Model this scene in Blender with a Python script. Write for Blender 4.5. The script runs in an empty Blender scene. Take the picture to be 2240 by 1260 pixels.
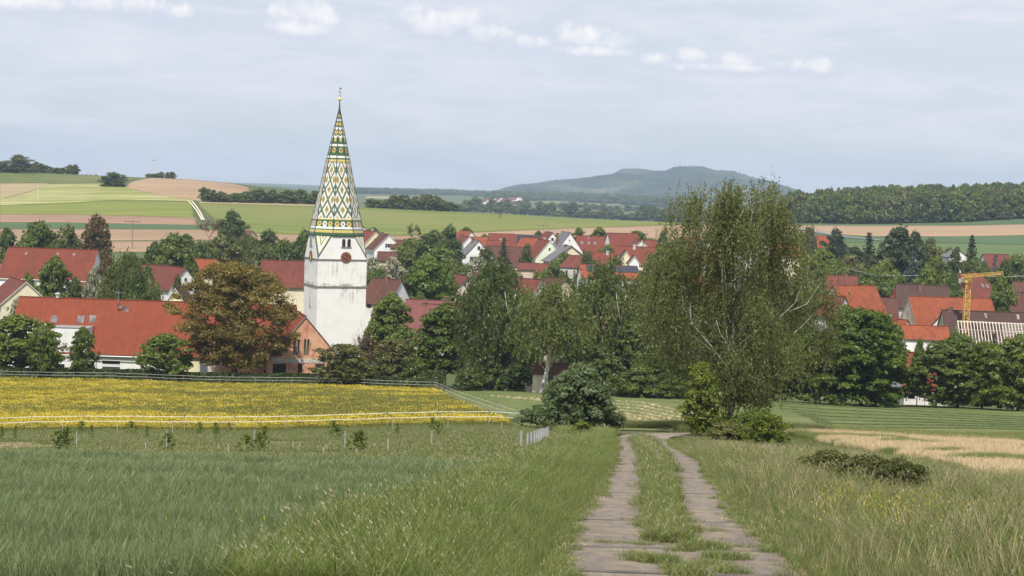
import bpy, math, random
import numpy as np
from mathutils import Vector, Matrix
S = bpy.context.scene
COL = S.collection
rad = math.radians
# ------------------------------------------------------------------ camera
EYE = 60.0
F = 3500.0; PITCH = rad(3.43); ROLL = rad(1.9)
_f = Vector((0, math.cos(PITCH), -math.sin(PITCH)))
_r0 = Vector((1, 0, 0)); _u0 = Vector((0, math.sin(PITCH), math.cos(PITCH)))
_r = _r0*math.cos(ROLL) + _u0*math.sin(ROLL)
_u = -_r0*math.sin(ROLL) + _u0*math.cos(ROLL)
cam = bpy.data.cameras.new('camera'); camo = bpy.data.objects.new('camera', cam); COL.objects.link(camo)
m = Matrix((( _r.x, _u.x, -_f.x), (_r.y, _u.y, -_f.y), (_r.z, _u.z, -_f.z))).to_4x4()
m.translation = (0, 0, EYE); camo.matrix_world = m
cam.sensor_width = 36; cam.lens = F/2240*36; cam.clip_start = .5; cam.clip_end = 40000
S.camera = camo
# ------------------------------------------------------------------ light
HAZE = 1.08e-4
SUN_EL = rad(55); SX, SY = -.14, -.990        # horizontal direction towards the sun
sd = Vector((SX*math.cos(SUN_EL), SY*math.cos(SUN_EL), math.sin(SUN_EL)))
sun = bpy.data.lights.new('sun', 'SUN'); sun.energy = 4.95; sun.angle = rad(.8); sun.color = (1, .945, .84)
suno = bpy.data.objects.new('sun', sun); COL.objects.link(suno)
suno.rotation_euler = sd.to_track_quat('Z', 'Y').to_euler(); suno.location = (0, -20, EYE+80)
S.view_settings.view_transform = 'Standard'; S.view_settings.look = 'None'
S.view_settings.gamma = 1; S.view_settings.use_curve_mapping = False
S.view_settings.exposure = 0.16
try:
    S.cycles.max_bounces = 6; S.cycles.diffuse_bounces = 2; S.cycles.glossy_bounces = 2
    S.cycles.transmission_bounces = 3; S.cycles.volume_bounces = 0; S.cycles.transparent_max_bounces = 6
    S.cycles.use_denoising = True
except Exception: pass
# ---- node helper
class N:
    def __init__(s, nt): s.nt = nt
    def n(s, typ, ins=None, **props):
        nd = s.nt.nodes.new(typ)
        for k, v in props.items(): setattr(nd, k, v)
        for k, v in (ins or {}).items():
            i = nd.inputs[k]
            if isinstance(v, bpy.types.NodeSocket): s.nt.links.new(v, i)
            else: i.default_value = v
        return nd
    def m(s, op, a, b=0.0, c=0.0, clamp=False):
        nd = s.n('ShaderNodeMath', {0: a, 1: b, 2: c}, operation=op, use_clamp=clamp); return nd.outputs[0]
    def mix(s, f, a, b, t='MIX'):
        nd = s.n('ShaderNodeMix', data_type='RGBA', blend_type=t)
        for k, v in ((0, f), (6, a), (7, b)):
            if isinstance(v, bpy.types.NodeSocket): s.nt.links.new(v, nd.inputs[k])
            else: nd.inputs[k].default_value = v if k == 0 else (tuple(v)+(1,))[:4]
        return nd.outputs[2]
    def noise(s, vec, scale, detail=4, rough=.55, dist=0):
        nd = s.n('ShaderNodeTexNoise', {'Scale': scale, 'Detail': detail, 'Roughness': rough, 'Distortion': dist})
        if vec is not None: s.nt.links.new(vec, nd.inputs['Vector'])
        return nd.outputs['Fac']
    def ramp(s, f, lo, hi):
        nd = s.n('ShaderNodeMapRange', {0: f, 1: lo, 2: hi, 3: 0., 4: 1.}, clamp=True); nd.interpolation_type = 'SMOOTHSTEP'; return nd.outputs[0]
    def scale(s, vec, sc, rot=0.0):
        nd = s.n('ShaderNodeMapping'); nd.inputs['Scale'].default_value = sc; nd.inputs['Rotation'].default_value = (0, 0, rot)
        s.nt.links.new(vec, nd.inputs['Vector']); return nd.outputs[0]
# ---- world
w = bpy.data.worlds.new('World'); S.world = w; w.use_nodes = True
nt = w.node_tree; nt.nodes.clear(); K = N(nt)
sky = K.n('ShaderNodeTexSky', sky_type='NISHITA', sun_disc=False, sun_elevation=SUN_EL,
          sun_rotation=math.atan2(SX, SY), altitude=450, air_density=1.0, dust_density=1.6, ozone_density=1.0)
tc = K.n('ShaderNodeTexCoord').outputs['Generated']
sx = K.n('ShaderNodeSeparateXYZ', {0: tc})
az = K.m('ARCTAN2', sx.outputs[0], sx.outputs[1])
el = K.m('ARCSINE', sx.outputs[2])
dv = K.n('ShaderNodeCombineXYZ', {0: az, 1: el, 2: 0.0}).outputs[0]
n1 = K.noise(K.scale(dv, (5, 26, 1), rad(-4)), 1.6, 6, .6, .4)
n2 = K.noise(K.scale(dv, (14, 70, 1), rad(-6)), 1.5, 5, .6, .6)
veil = K.m('ADD', K.m('MULTIPLY', n1, .75), K.m('MULTIPLY', n2, .25))
veil = K.ramp(veil, .36, .64)
# thin high cloud over blue air: the veil only covers part of the blue
SKYB = .123
vcol = K.mix(veil, (5.3, 5.5, 5.95), (6.35, 6.25, 6.75))
cover = K.m('MULTIPLY_ADD', veil, .18, .74)
base = K.mix(cover, sky.outputs[0], vcol)
# small cumulus clouds by direction
def dirpix(px, py):
    d = _f + _r*((px-1120)/F) + _u*((630-py)/F); d.normalize()
    return math.atan2(d.x, d.y), math.asin(d.z)
puffs = [(60,8,90,22),(190,12,80,20),(320,22,85,20),(395,30,30,14),(618,42,34,24),(675,40,50,30),(722,48,22,22),(640,68,70,16),(905,45,34,26),
 (960,62,60,28),(1020,52,40,26),(1070,82,50,18),(1150,96,34,14),(1185,98,20,12),(1240,82,30,28),(1285,88,50,24),(1350,100,40,22),(1300,118,90,10),
 (1430,135,34,14),(1512,130,32,17),(1605,140,44,20),(1570,152,90,9),(1740,148,60,14),(1790,150,34,18),(-260,-40,160,40),(2600,60,150,30),(500,-90,120,30),(1500,-120,160,30),(2050,-60,100,20)]
wn = K.noise(dv, 95, 5, .62, .3); wn2 = K.noise(K.scale(dv, (1, 1, 1)), 34, 3, .5)
wob = K.m('ADD', K.m('MULTIPLY_ADD', wn, 1.9, -.95), K.m('MULTIPLY_ADD', wn2, 1.4, -.7))
dens = None; hgt = None
for (px, py, rx, ry) in puffs:
    a, e = dirpix(px, py)
    X = K.m('MULTIPLY_ADD', az, F/rx/1.7, -a*F/rx/1.7); Y = K.m('MULTIPLY_ADD', el, F/ry/1.7, -e*F/ry/1.7)
    q = K.m('SUBTRACT', 1.0, K.m('ADD', K.m('MULTIPLY', X, X), K.m('MULTIPLY', Y, Y)))
    qh = K.m('ADD', q, K.m('MULTIPLY', Y, .8))
    dens = q if dens is None else K.m('SMOOTH_MAX', dens, q, .35)
    hgt = qh if hgt is None else K.m('MAXIMUM', hgt, qh)
dd = K.m('ADD', dens, K.m('MULTIPLY', wob, .8))
soft = K.m('MULTIPLY', K.ramp(dd, -.5, .9), .75)                     # grey-lavender body and base
base = K.mix(soft, base, (5.15, 5.4, 6.3))
lit = K.ramp(K.m('ADD', hgt, K.m('MULTIPLY', wob, .75)), .45, 1.75)   # cream sunlit tops
cmask = K.m('MULTIPLY', K.m('MULTIPLY', K.ramp(dd, -.05, .9), lit), .9)
ccol = (8.4, 8.05, 7.7)
fin = K.mix(cmask, base, ccol)
bg = K.n('ShaderNodeBackground', {0: fin, 1: SKYB})
nt.links.new(bg.outputs[0], K.n('ShaderNodeOutputWorld').inputs[0])

# ------------------------------------------------------------------ pixel maths (photo pixels 2240x1260 -> world)
def P(px, py, d):
    v = _f + _r*((px-1120)/F) + _u*((630-py)/F)
    k = d/v.y
    return Vector((v.x*k, d, EYE+v.z*k))
# ------------------------------------------------------------------ terrain
ROWS = [-40, 0, 21, 60, 100, 120, 150, 190, 230, 285, 370, 440, 520]
COMM = [-5.5, 1.65, 5.0, 10.2, 15.3, 17.6, 20.4, 24.3, 28.5, 32, 32.5, 30, 27]
FARD = [640, 800, 900, 1000, 1100, 1300, 1600, 3000, 5000, 7000, 10500]
FAR = {-.62: [22, 17, 10, 0, -6, -4, 15, 25, 12, 4, -2],
       -.32: [22, 17.6, 11.5, 3, -2.6, 0, 20, 25, 12, 4, -2],
       -.20: [19.5, 12.5, 7, 1, -1.4, 3, 22, 25, 12, 4, -2],
       -.145:[20, 14, 10, 5, 2.0, 8, 24, 25, 12, 4, -2],
       -.09: [20.5, 16, 13.6, 12.2, 14, 22, 28, 25, 12, 4, -2],
       .11:  [19, 13, 14.2, 17, 20, 24, 28, 25, 12, 4, -2],
       .223: [19, 13.5, 12.9, 12.2, 6, 3, 22, 25, 12, 4, -2],
       .32:  [18.8, 12.5, 9, 6.6, 1, -2, 20, 25, 12, 4, -2],
       .62:  [18, 10, 6, 2, -4, -6, 20, 25, 12, 4, -2]}
TT = np.array(sorted(FAR)); DG = np.arange(-40, 10600, 4.0)
def _sm(a, k):
    ker = np.ones(k)/k; p = np.pad(a, (k//2, k//2), mode='edge'); return np.convolve(p, ker, 'valid')
TAB = []
for t in TT:
    a = np.interp(DG, ROWS+FARD, COMM+FAR[float(t)])
    s1 = _sm(_sm(a, 3), 3); s2 = _sm(_sm(a, 13), 9); s3 = _sm(_sm(a, 61), 41)
    w1 = np.clip((DG-420)/200, 0, 1); w2 = np.clip((DG-1300)/500, 0, 1)
    a = (s1*(1-w1)+s2*w1)*(1-w2)+s3*w2
    TAB.append(a)
TAB = np.array(TAB)
def H(x, y):
    x = np.asarray(x, float); y = np.asarray(y, float)
    x, y = np.broadcast_arrays(x, y)
    t = np.clip(x/np.maximum(y, 30), TT[0], TT[-1])
    i = np.clip(np.searchsorted(TT, t)-1, 0, len(TT)-2)
    f = (t-TT[i])/(TT[i+1]-TT[i]); f = f*f*(3-2*f)*.5+f*.5
    g = np.clip((y+40)/4.0, 0, len(DG)-1.001); j = g.astype(int); gf = g-j
    a = TAB[i, j]*(1-gf)+TAB[i, j+1]*gf; b = TAB[i+1, j]*(1-gf)+TAB[i+1, j+1]*gf
    drop = a*(1-f)+b*f
    tw = np.interp(y, [0, 125, 215, 300], [.045, .045, .008, 0])
    drop = drop + tw*np.clip(-x-1, 0, 60)
    drop = drop + np.where(y > 1000, 1, 0)*np.clip((y-1000)/800, 0, 1)*(1.2*np.sin(x*.006+1)+1.0*np.sin(x*.0021+y*.0031))
    drop = drop + .10*np.sin(x*.23+y*.05)*np.clip(y/40, 0, 1)*np.clip((300-y)/100, 0, 1)
    return EYE - drop
def h(x, y): return float(H(x, y))
_ds = np.concatenate([np.arange(6, 400, 1.5), np.geomspace(400, 10400, 900)])
def hit(px, py, dmax=1e9):
    """first ground point along the rays through photo pixels"""
    px = np.asarray(px, float).ravel(); py = np.asarray(py, float).ravel()
    a = (px-1120)/F; b = (630-py)/F
    vx = _f.x+_r.x*a+_u.x*b; vy = _f.y+_r.y*a+_u.y*b; vz = _f.z+_r.z*a+_u.z*b
    X = (vx/vy)[:, None]*_ds; Z = EYE+(vz/vy)[:, None]*_ds
    G = Z-H(X, np.broadcast_to(_ds, X.shape))
    under = G < 0
    idx = np.argmax(under, axis=1); ok = under.any(axis=1)
    # rays that miss: the point where they come closest to the ground (the crest)
    win = (_ds < 1600)
    near = np.argmin(np.where(win, G/_ds, 9e9), axis=1)
    i = np.where(ok, np.maximum(idx, 1), np.maximum(near, 1))
    r = np.arange(len(px)); g0 = G[r, i-1]; g1 = G[r, i]
    fr = np.where(ok, g0/np.maximum(g0-g1, 1e-9), 1.0)
    d = _ds[i-1]+(_ds[i]-_ds[i-1])*fr; d = np.minimum(d, dmax)
    x = vx/vy*d
    return x, d, H(x, d)
# ------------------------------------------------------------------ object helpers
def link(o, parent=None):
    COL.objects.link(o)
    if parent is not None: o.parent = parent
    return o
def tag(o, label=None, cat=None, group=None, kind=None):
    if label: o['label'] = label
    if cat: o['category'] = cat
    if group: o['group'] = group
    if kind: o['kind'] = kind
    return o
def empty(name, loc, rz=0.0):
    o = bpy.data.objects.new(name, None); o.empty_display_size = .3; link(o); o.location = loc; o.rotation_euler = (0, 0, rz); return o
def mesh_np(name, verts, faces, mats=(), mi=None, smooth=False, attr=None):
    """verts (n,3); faces (m,k) array, k=3 or 4"""
    me = bpy.data.meshes.new(name); verts = np.asarray(verts, np.float32); faces = np.asarray(faces, np.int32)
    nf, k = faces.shape
    me.vertices.add(len(verts)); me.vertices.foreach_set('co', verts.ravel())
    me.loops.add(nf*k); me.loops.foreach_set('vertex_index', faces.ravel())
    me.polygons.add(nf); me.polygons.foreach_set('loop_start', np.arange(0, nf*k, k, dtype=np.int32))
    try: me.polygons.foreach_set('loop_total', np.full(nf, k, np.int32))
    except Exception: pass
    if mi is not None: me.polygons.foreach_set('material_index', np.asarray(mi, np.int32))
    if smooth: me.polygons.foreach_set('use_smooth', np.ones(nf, bool))
    for mm in mats: me.materials.append(mm)
    me.update(calc_edges=True)
    if attr is not None:
        a = me.attributes.new('tint', 'FLOAT', 'POINT'); a.data.foreach_set('value', np.asarray(attr, np.float32))
    return me
class MB:
    """collects simple shapes and builds ONE mesh object"""
    def __init__(s): s.v = []; s.f = []; s.m = []
    def poly(s, pts, mi=0):
        b = len(s.v); s.v += [tuple(p) for p in pts]; s.f.append(tuple(range(b, b+len(pts)))); s.m.append(mi); return s
    def box(s, x0, y0, z0, x1, y1, z1, mi=0, M=None):
        b = len(s.v); c = [(x0,y0,z0),(x1,y0,z0),(x1,y1,z0),(x0,y1,z0),(x0,y0,z1),(x1,y0,z1),(x1,y1,z1),(x0,y1,z1)]
        if M is not None: c = [tuple(M @ Vector(q)) for q in c]
        s.v += c
        for q in ((0,3,2,1),(4,5,6,7),(0,1,5,4),(1,2,6,5),(2,3,7,6),(3,0,4,7)): s.f.append(tuple(b+i for i in q)); s.m.append(mi)
        return s
    def bar(s, a, b2, w, h_=None, mi=0):
        a = Vector(a); b2 = Vector(b2); d = b2-a; L = d.length
        q = d.to_track_quat('X', 'Z').to_matrix().to_4x4(); q.translation = a; h_ = w if h_ is None else h_
        return s.box(0, -w/2, -h_/2, L, w/2, h_/2, mi, q)
    def tube(s, pts, radii, n=6, mi=0, cap=True):
        pts = [Vector(p) for p in pts]; b = len(s.v)
        for i, p in enumerate(pts):
            d = (pts[min(i+1, len(pts)-1)]-pts[max(i-1, 0)]).normalized()
            u = d.orthogonal().normalized() if abs(d.z) > .99 else d.cross(Vector((0, 0, 1))).normalized()
            v = d.cross(u)
            for k in range(n):
                a = 2*math.pi*k/n; s.v.append(tuple(p+(u*math.cos(a)+v*math.sin(a))*radii[i]))
        for i in range(len(pts)-1):
            for k in range(n):
                k2 = (k+1) % n; s.f.append((b+i*n+k, b+i*n+k2, b+(i+1)*n+k2, b+(i+1)*n+k)); s.m.append(mi)
        if cap:
            s.f.append(tuple(b+k for k in range(n))[::-1]); s.m.append(mi)
            s.f.append(tuple(b+(len(pts)-1)*n+k for k in range(n))); s.m.append(mi)
        return s
    def lathe(s, c, prof, n=12, mi=0):
        b = len(s.v)
        for (r, z) in prof:
            for k in range(n):
                a = 2*math.pi*k/n; s.v.append((c[0]+r*math.cos(a), c[1]+r*math.sin(a), c[2]+z))
        for i in range(len(prof)-1):
            for k in range(n):
                k2 = (k+1) % n; s.f.append((b+i*n+k, b+i*n+k2, b+(i+1)*n+k2, b+(i+1)*n+k)); s.m.append(mi)
        return s
    def mesh(s, name, mats, smooth=False):
        me = bpy.data.meshes.new(name); me.from_pydata(s.v, [], s.f); me.polygons.foreach_set('material_index', s.m)
        if smooth: me.polygons.foreach_set('use_smooth', [True]*len(s.f))
        for mm in (mats if isinstance(mats, (list, tuple)) else [mats]): me.materials.append(mm)
        me.update(); return me
    def build(s, name, mats, parent=None, smooth=False):
        o = bpy.data.objects.new(name, s.mesh(name, mats, smooth)); return link(o, parent)
# ------------------------------------------------------------------ materials
def mat(name, c1, c2=None, scale=3.0, rough=.85, bump=0.0, stretch=(1, 1, 1), rot=0.0, c3=None, scale3=.4, spec=.3, coord='Object', lo=.35, hi=.65, detail=5, bscale=None):
    mt = bpy.data.materials.new(name); mt.use_nodes = True; t = mt.node_tree; t.nodes.clear(); k = N(t)
    vec = (k.n('ShaderNodeNewGeometry').outputs['Position'] if coord == 'World' else k.n('ShaderNodeTexCoord').outputs[coord])
    v = k.scale(vec, stretch, rot)
    col = tuple(c1)+(1,)
    if c2 is not None:
        col = k.mix(k.ramp(k.noise(v, scale, detail, .6), lo, hi), c1, c2)
    if c3 is not None:
        col = k.mix(k.ramp(k.noise(vec, scale3, 3, .6), .45, .7), col, c3)
    p = k.n('ShaderNodeBsdfPrincipled', {'Base Color': col, 'Roughness': rough})
    p.inputs['Specular IOR Level'].default_value = spec
    if bump:
        b = k.n('ShaderNodeBump', {'Strength': bump, 'Distance': .05, 'Height': k.noise(v, bscale or scale*3, 4)}); t.links.new(b.outputs[0], p.inputs['Normal'])
    t.links.new(p.outputs[0], k.n('ShaderNodeOutputMaterial').inputs[0]); return mt
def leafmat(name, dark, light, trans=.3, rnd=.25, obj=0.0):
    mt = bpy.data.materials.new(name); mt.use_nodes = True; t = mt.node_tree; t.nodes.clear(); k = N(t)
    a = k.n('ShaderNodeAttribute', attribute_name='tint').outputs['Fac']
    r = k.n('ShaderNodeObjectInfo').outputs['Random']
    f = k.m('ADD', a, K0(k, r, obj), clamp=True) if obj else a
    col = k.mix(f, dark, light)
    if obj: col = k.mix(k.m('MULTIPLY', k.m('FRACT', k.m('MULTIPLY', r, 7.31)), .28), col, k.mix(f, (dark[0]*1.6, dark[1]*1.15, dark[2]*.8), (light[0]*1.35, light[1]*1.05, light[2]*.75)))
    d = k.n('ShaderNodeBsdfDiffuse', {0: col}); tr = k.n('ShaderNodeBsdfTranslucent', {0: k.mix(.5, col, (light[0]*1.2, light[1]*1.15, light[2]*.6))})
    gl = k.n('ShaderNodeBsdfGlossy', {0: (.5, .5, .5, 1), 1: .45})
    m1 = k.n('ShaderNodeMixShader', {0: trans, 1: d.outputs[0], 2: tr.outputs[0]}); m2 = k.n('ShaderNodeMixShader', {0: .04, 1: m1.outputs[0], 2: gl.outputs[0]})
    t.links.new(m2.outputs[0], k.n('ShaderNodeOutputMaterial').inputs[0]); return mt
def K0(k, r, amt): return k.m('MULTIPLY_ADD', r, amt, -amt/2)
# ================================================================== GROUND, FIELDS
M = {}
M['ground'] = mat('ground_grass', (.060, .085, .022), (.085, .11, .03), .6, coord='World', c3=(.09, .085, .035), scale3=.05, bump=.3, bscale=6)
def fieldmat(name, c1, c2, scale, stretch, rot, c3=None, s3=.02, **k): return mat(name, c1, c2, scale, coord='World', stretch=stretch, rot=rad(rot), c3=c3, scale3=s3, spec=.1, **k)
M['green_crop'] = fieldmat('green_crop', (.112, .145, .030), (.165, .190, .052), .09, (.2, 1, 1), 20, (.17, .18, .055), .008)
M['yellow_green'] = fieldmat('yellow_green_crop', (.15, .175, .035), (.19, .205, .05), .10, (.15, 1, 1), 8, (.13, .17, .035), .01)
M['hay'] = fieldmat('cut_hay_field', (.19, .21, .055), (.35, .33, .16), .10, (.12, 1, 1), 68, (.17, .21, .05), .012, lo=.4, hi=.6)
M['soil'] = fieldmat('bare_soil', (.29, .20, .125), (.34, .24, .155), .12, (.12, 1, 1), 5, (.25, .17, .11), .01)
M['soil2'] = fieldmat('ploughed_soil', (.25, .155, .11), (.29, .19, .13), .2, (.1, 1, 1), 4, (.23, .15, .10), .02)
M['soil3'] = fieldmat('pale_soil', (.34, .25, .16), (.29, .24, .13), .15, (.2, 1, 1), 50, (.25, .23, .11), .02)
M['blue_green'] = fieldmat('young_cereal', (.065, .105, .045), (.08, .125, .055), .1, (.2, 1, 1), 5)
M['rough_green'] = fieldmat('pasture', (.085, .125, .045), (.105, .145, .055), .1, (.2, 1, 1), 5)
M['rough_grass'] = fieldmat('rough_grass', (.085, .115, .03), (.12, .14, .04), .07, (1, 1, 1), 0, (.15, .14, .06), .02)
# meadow of buttercups
def meadow_mat():
    mt = bpy.data.materials.new('buttercup_meadow'); mt.use_nodes = True; t = mt.node_tree; t.nodes.clear(); k = N(t)
    pos = k.n('ShaderNodeNewGeometry').outputs['Position']
    a = k.noise(k.scale(pos, (.5, 1, 1)), .09, 4, .6); b = k.noise(pos, 2.6, 4, .7)
    f = k.ramp(k.m('ADD', k.m('MULTIPLY', a, .62), k.m('MULTIPLY', b, .38)), .48, .62)
    col = k.mix(f, k.mix(b, (.075, .11, .02), (.11, .125, .03)), (.26, .21, .02))
    p = k.n('ShaderNodeBsdfDiffuse', {0: col}); t.links.new(p.outputs[0], k.n('ShaderNodeOutputMaterial').inputs[0]); return mt
M['meadow'] = meadow_mat()
M['mown'] = fieldmat('mown_grass', (.085, .120, .035), (.125, .150, .050), .55, (1, .22, 1), -12, (.145, .16, .06), .07)
M['wheat_ground'] = mat('wheat_ground', (.035, .06, .025), (.05, .075, .03), 4, coord='World')
M['strawground'] = mat('stubble_ground', (.12, .10, .045), (.085, .10, .035), .5, coord='World')

# one sheet of ground, reaching the horizon
ny = np.concatenate([np.arange(-38, 8, 6), np.arange(8, 300, 2.0), np.geomspace(300, 10400, 260)])
nt_ = np.concatenate([np.linspace(-.62, -.34, 14, endpoint=False), np.linspace(-.34, .34, 170, endpoint=False), np.linspace(.34, .62, 15)])
Y, T = np.meshgrid(ny, nt_, indexing='ij'); X = T*(np.abs(Y)*.985+26)
Z = H(X, Y); R, C = Y.shape
idx = np.arange(R*C).reshape(R, C)
quads = np.stack([idx[:-1, :-1], idx[:-1, 1:], idx[1:, 1:], idx[1:, :-1]], -1).reshape(-1, 4)
g = link(bpy.data.objects.new('ground', mesh_np('ground', np.stack([X, Y, Z-.05], -1).reshape(-1, 3), quads, [M['ground']], smooth=True)))
tag(g, kind='structure')

def sheet(name, top, bot, mt, off=.12, step=8, nrow=10, kind='structure', dmax=1e9):
    """field: a crop standing 'off' metres above the ground between two boundaries traced as px -> py"""
    x0 = max(top[0][0], bot[0][0]); x1 = min(top[-1][0], bot[-1][0])
    xs = np.linspace(x0, x1, max(2, int((x1-x0)/step)+1))
    yt = np.interp(xs, [p[0] for p in top], [p[1] for p in top]); yb = np.interp(xs, [p[0] for p in bot], [p[1] for p in bot])
    hx, hd, _ = hit(xs, yt, dmax); bx, bd, _ = hit(xs, yb, dmax)
    f = np.linspace(0, 1, nrow)[:, None]
    # walk in distance between the two boundaries so the sheet follows the ground
    d = 1/((1-f)/bd+f/hd); tt = (bx/bd)*(1-f)+(hx/hd)*f
    x = tt*d; z = H(x, d)+off
    n, c = x.shape; id_ = np.arange(n*c).reshape(n, c)
    q = np.stack([id_[:-1, :-1], id_[:-1, 1:], id_[1:, 1:], id_[1:, :-1]], -1).reshape(-1, 4)
    v = np.stack([x, d, z], -1).reshape(-1, 3)
    # skirt
    ring = list(id_[0, :])+list(id_[1:, -1])+list(id_[-1, ::-1][1:])+list(id_[::-1, 0][1:-1])
    sk = v[ring].copy(); sk[:, 2] -= off+.4; b = len(v); v = np.concatenate([v, sk]); L = len(ring)
    q2 = [(ring[i], b+i, b+(i+1) % L, ring[(i+1) % L]) for i in range(L)]
    o = link(bpy.data.objects.new(name, mesh_np(name, v, np.concatenate([q, np.array(q2)]), [mt], smooth=False)))
    return tag(o, kind=kind)
# left hillside
sheet('hilltop_grass', [(0,378),(170,376),(250,383),(330,388),(420,396)], [(0,399),(110,400),(225,402),(300,392),(420,396)], M['rough_grass'], .3)
sheet('bare_field', [(0,401),(60,401),(108,402)], [(0,436),(50,424),(108,404)], M['soil3'], .2)
sheet('hay_field', [(0,437),(55,424),(108,403),(225,402),(245,408),(275,410),(300,417),(360,430),(420,438)], [(0,449),(120,445),(240,438),(330,438),(420,441)], M['hay'], .25, nrow=14)
sheet('soil_field', [(275,409),(290,399),(330,390),(420,394.5),(500,402),(545,411)], [(275,411),(300,417),(360,430),(440,440),(545,440)], M['soil'], .5, nrow=14)
sheet('crop_field', [(520,401),(600,407),(660,412),(700,416)], [(520,402),(560,412),(600,418),(700,424)], M['blue_green'], .3)
sheet('crop_field', [(0,450),(120,446),(240,439),(330,439),(405,441),(424,443)], [(0,469),(150,469),(300,472),(427,476)], M['yellow_green'], .3)
sheet('soil_field', [(0,470),(150,470),(300,473),(430,477)], [(0,486),(150,487),(300,490),(442,493)], M['soil2'], .2)
sheet('crop_field', [(0,487),(150,488),(300,491),(442,493)], [(0,500),(150,500),(300,501),(445,502)], M['blue_green'], .25)
sheet('soil_field', [(0,502),(150,502),(300,502),(448,503),(560,512),(690,514)], [(0,526),(200,526),(448,524),(560,530),(690,528)], M['soil'], .2)
sheet('soil_field', [(0,529),(200,529),(448,528)], [(0,550),(200,550),(448,550)], M['soil'], .2)
# middle
sheet('soil_strip', [(436,441),(560,443),(700,447),(800,451),(850,455)], [(436,444),(560,448),(700,452),(800,454),(850,456)], M['soil3'], .25, nrow=4)
sheet('crop_field', [(434,445),(560,449),(700,453),(800,455),(960,463),(1200,474),(1500,489)], [(434,447),(470,480),(520,510),(700,513),(880,515),(1050,507),(1250,499),(1500,491)], M['green_crop'], .35, nrow=24)
sheet('soil_field', [(700,515),(880,517),(1050,509),(1250,500),(1500,492),(1560,492)], [(700,532),(880,532),(1050,528),(1250,530),(1500,530),(1560,530)], M['soil'], .2)
# right
sheet('soil_field', [(1700,497),(1760,494),(1900,494),(2100,494),(2240,491),(2400,489)], [(1700,506),(1790,510),(1900,516),(2100,517),(2240,514),(2400,512)], M['soil'], .2)
sheet('crop_field', [(1740,489),(1900,491),(2100,487),(2240,478),(2400,474)], [(1740,492),(1900,494),(2100,493),(2240,490),(2400,488)], M['blue_green'], .3)
sheet('crop_field', [(1740,509),(1830,513),(1900,518),(2100,518),(2240,516),(2400,513)], [(1740,520),(1830,530),(1900,530),(2100,530),(2240,534),(2400,534)], M['blue_green'], .25)
sheet('crop_field', [(1740,521),(1830,531),(1900,531),(2100,532),(2240,535),(2400,535)], [(1740,560),(1830,562),(1900,565),(2100,572),(2240,575),(2400,575)], M['rough_green'], .2)
# farm track of two pale wheel strips climbing the hillside, and a country road at the right
def ribbon(name, pts, w, mt, off, parent=None):
    xs, ds, zs = hit([p[0] for p in pts], [p[1] for p in pts]); v = []; q = []
    for i in range(len(xs)):
        a = max(i-1, 0); b = min(i+1, len(xs)-1); dx, dy = xs[b]-xs[a], ds[b]-ds[a]; L = math.hypot(dx, dy)+1e-6
        nx, ny_ = dy/L*w/2, -dx/L*w/2
        for s_ in (-1, 1):
            X_, Y_ = xs[i]+nx*s_, ds[i]+ny_*s_; v.append((X_, Y_, h(X_, Y_)+off))
        if i: q.append((2*i-2, 2*i-1, 2*i+1, 2*i))
    return link(bpy.data.objects.new(name, mesh_np(name, v, q, [mt])), parent)
M['pale_track'] = mat('pale_track', (.62, .55, .42), (.5, .44, .32), 1.0, coord='World')
tr = empty('field_track', (0, 0, EYE-20)); tag(tr, kind='structure')
def dense(pts, n=14):
    t0 = np.linspace(0, 1, len(pts)); t1 = np.linspace(0, 1, n)
    return list(zip(np.interp(t1, t0, [p[0] for p in pts]), np.interp(t1, t0, [p[1] for p in pts])))
for off_ in (0, 7):
    o = ribbon('wheel_strip', dense([(412+off_,441),(422+off_*.9,452),(432+off_*.8,466),(442+off_*.6,484)]), .75, M['pale_track'], .55); o.parent = tr; o.matrix_parent_inverse = tr.matrix_world.inverted(); o.location = (0, 0, -(EYE-20)+0)
    o.location = (0, 0, 0); o.matrix_parent_inverse = Matrix.Translation((0, 0, -(EYE-20)))
M['asphalt'] = mat('asphalt', (.16, .16, .165), (.2, .2, .2), 2.0, coord='World')
tag(ribbon('country_road', dense([(1725,500),(1745,503),(1775,507),(1830,517),(1870,522),(1930,528)]), 6, M['asphalt'], .5), kind='structure')

# near fields
wx = lambda pts: pts
def polysheet(name, poly, mt, off, res=1.5, kind='structure'):
    """sheet on the ground between x-left(y) and x-right(y) given as rows (y, xl, xr)"""
    ys = np.arange(poly[0][0], poly[-1][0]+res*.5, res); xl = np.interp(ys, [p[0] for p in poly], [p[1] for p in poly]); xr = np.interp(ys, [p[0] for p in poly], [p[2] for p in poly])
    n = 40; f = np.linspace(0, 1, n)[None, :]; x = xl[:, None]*(1-f)+xr[:, None]*f; y = np.broadcast_to(ys[:, None], x.shape)
    z = H(x, y)+off; r, c = x.shape; id_ = np.arange(r*c).reshape(r, c)
    q = np.stack([id_[:-1, :-1], id_[:-1, 1:], id_[1:, 1:], id_[1:, :-1]], -1).reshape(-1, 4)
    return tag(link(bpy.data.objects.new(name, mesh_np(name, np.stack([x, y, z], -1).reshape(-1, 3), q, [mt], smooth=True))), kind=kind)
def wheat_edge(y): return np.interp(y, [0, 21, 28, 44, 60, 75], [-4.0, -2.9, -2.3, -1.2, -.2, .8])
def path_c(y): return np.interp(y, [0, 16, 21, 26, 33, 43, 61, 80, 100, 112, 120], [1.9, 2.15, 2.35, 2.7, 3.25, 4.2, 5.85, 7.1, 8.5, 9.4, 10.4])
polysheet('wheat_soil', [(6,-16,-3.9),(21,-16,-2.8),(40,-22,-1.3),(50,-26,.4)], M['wheat_ground'], .0)
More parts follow.
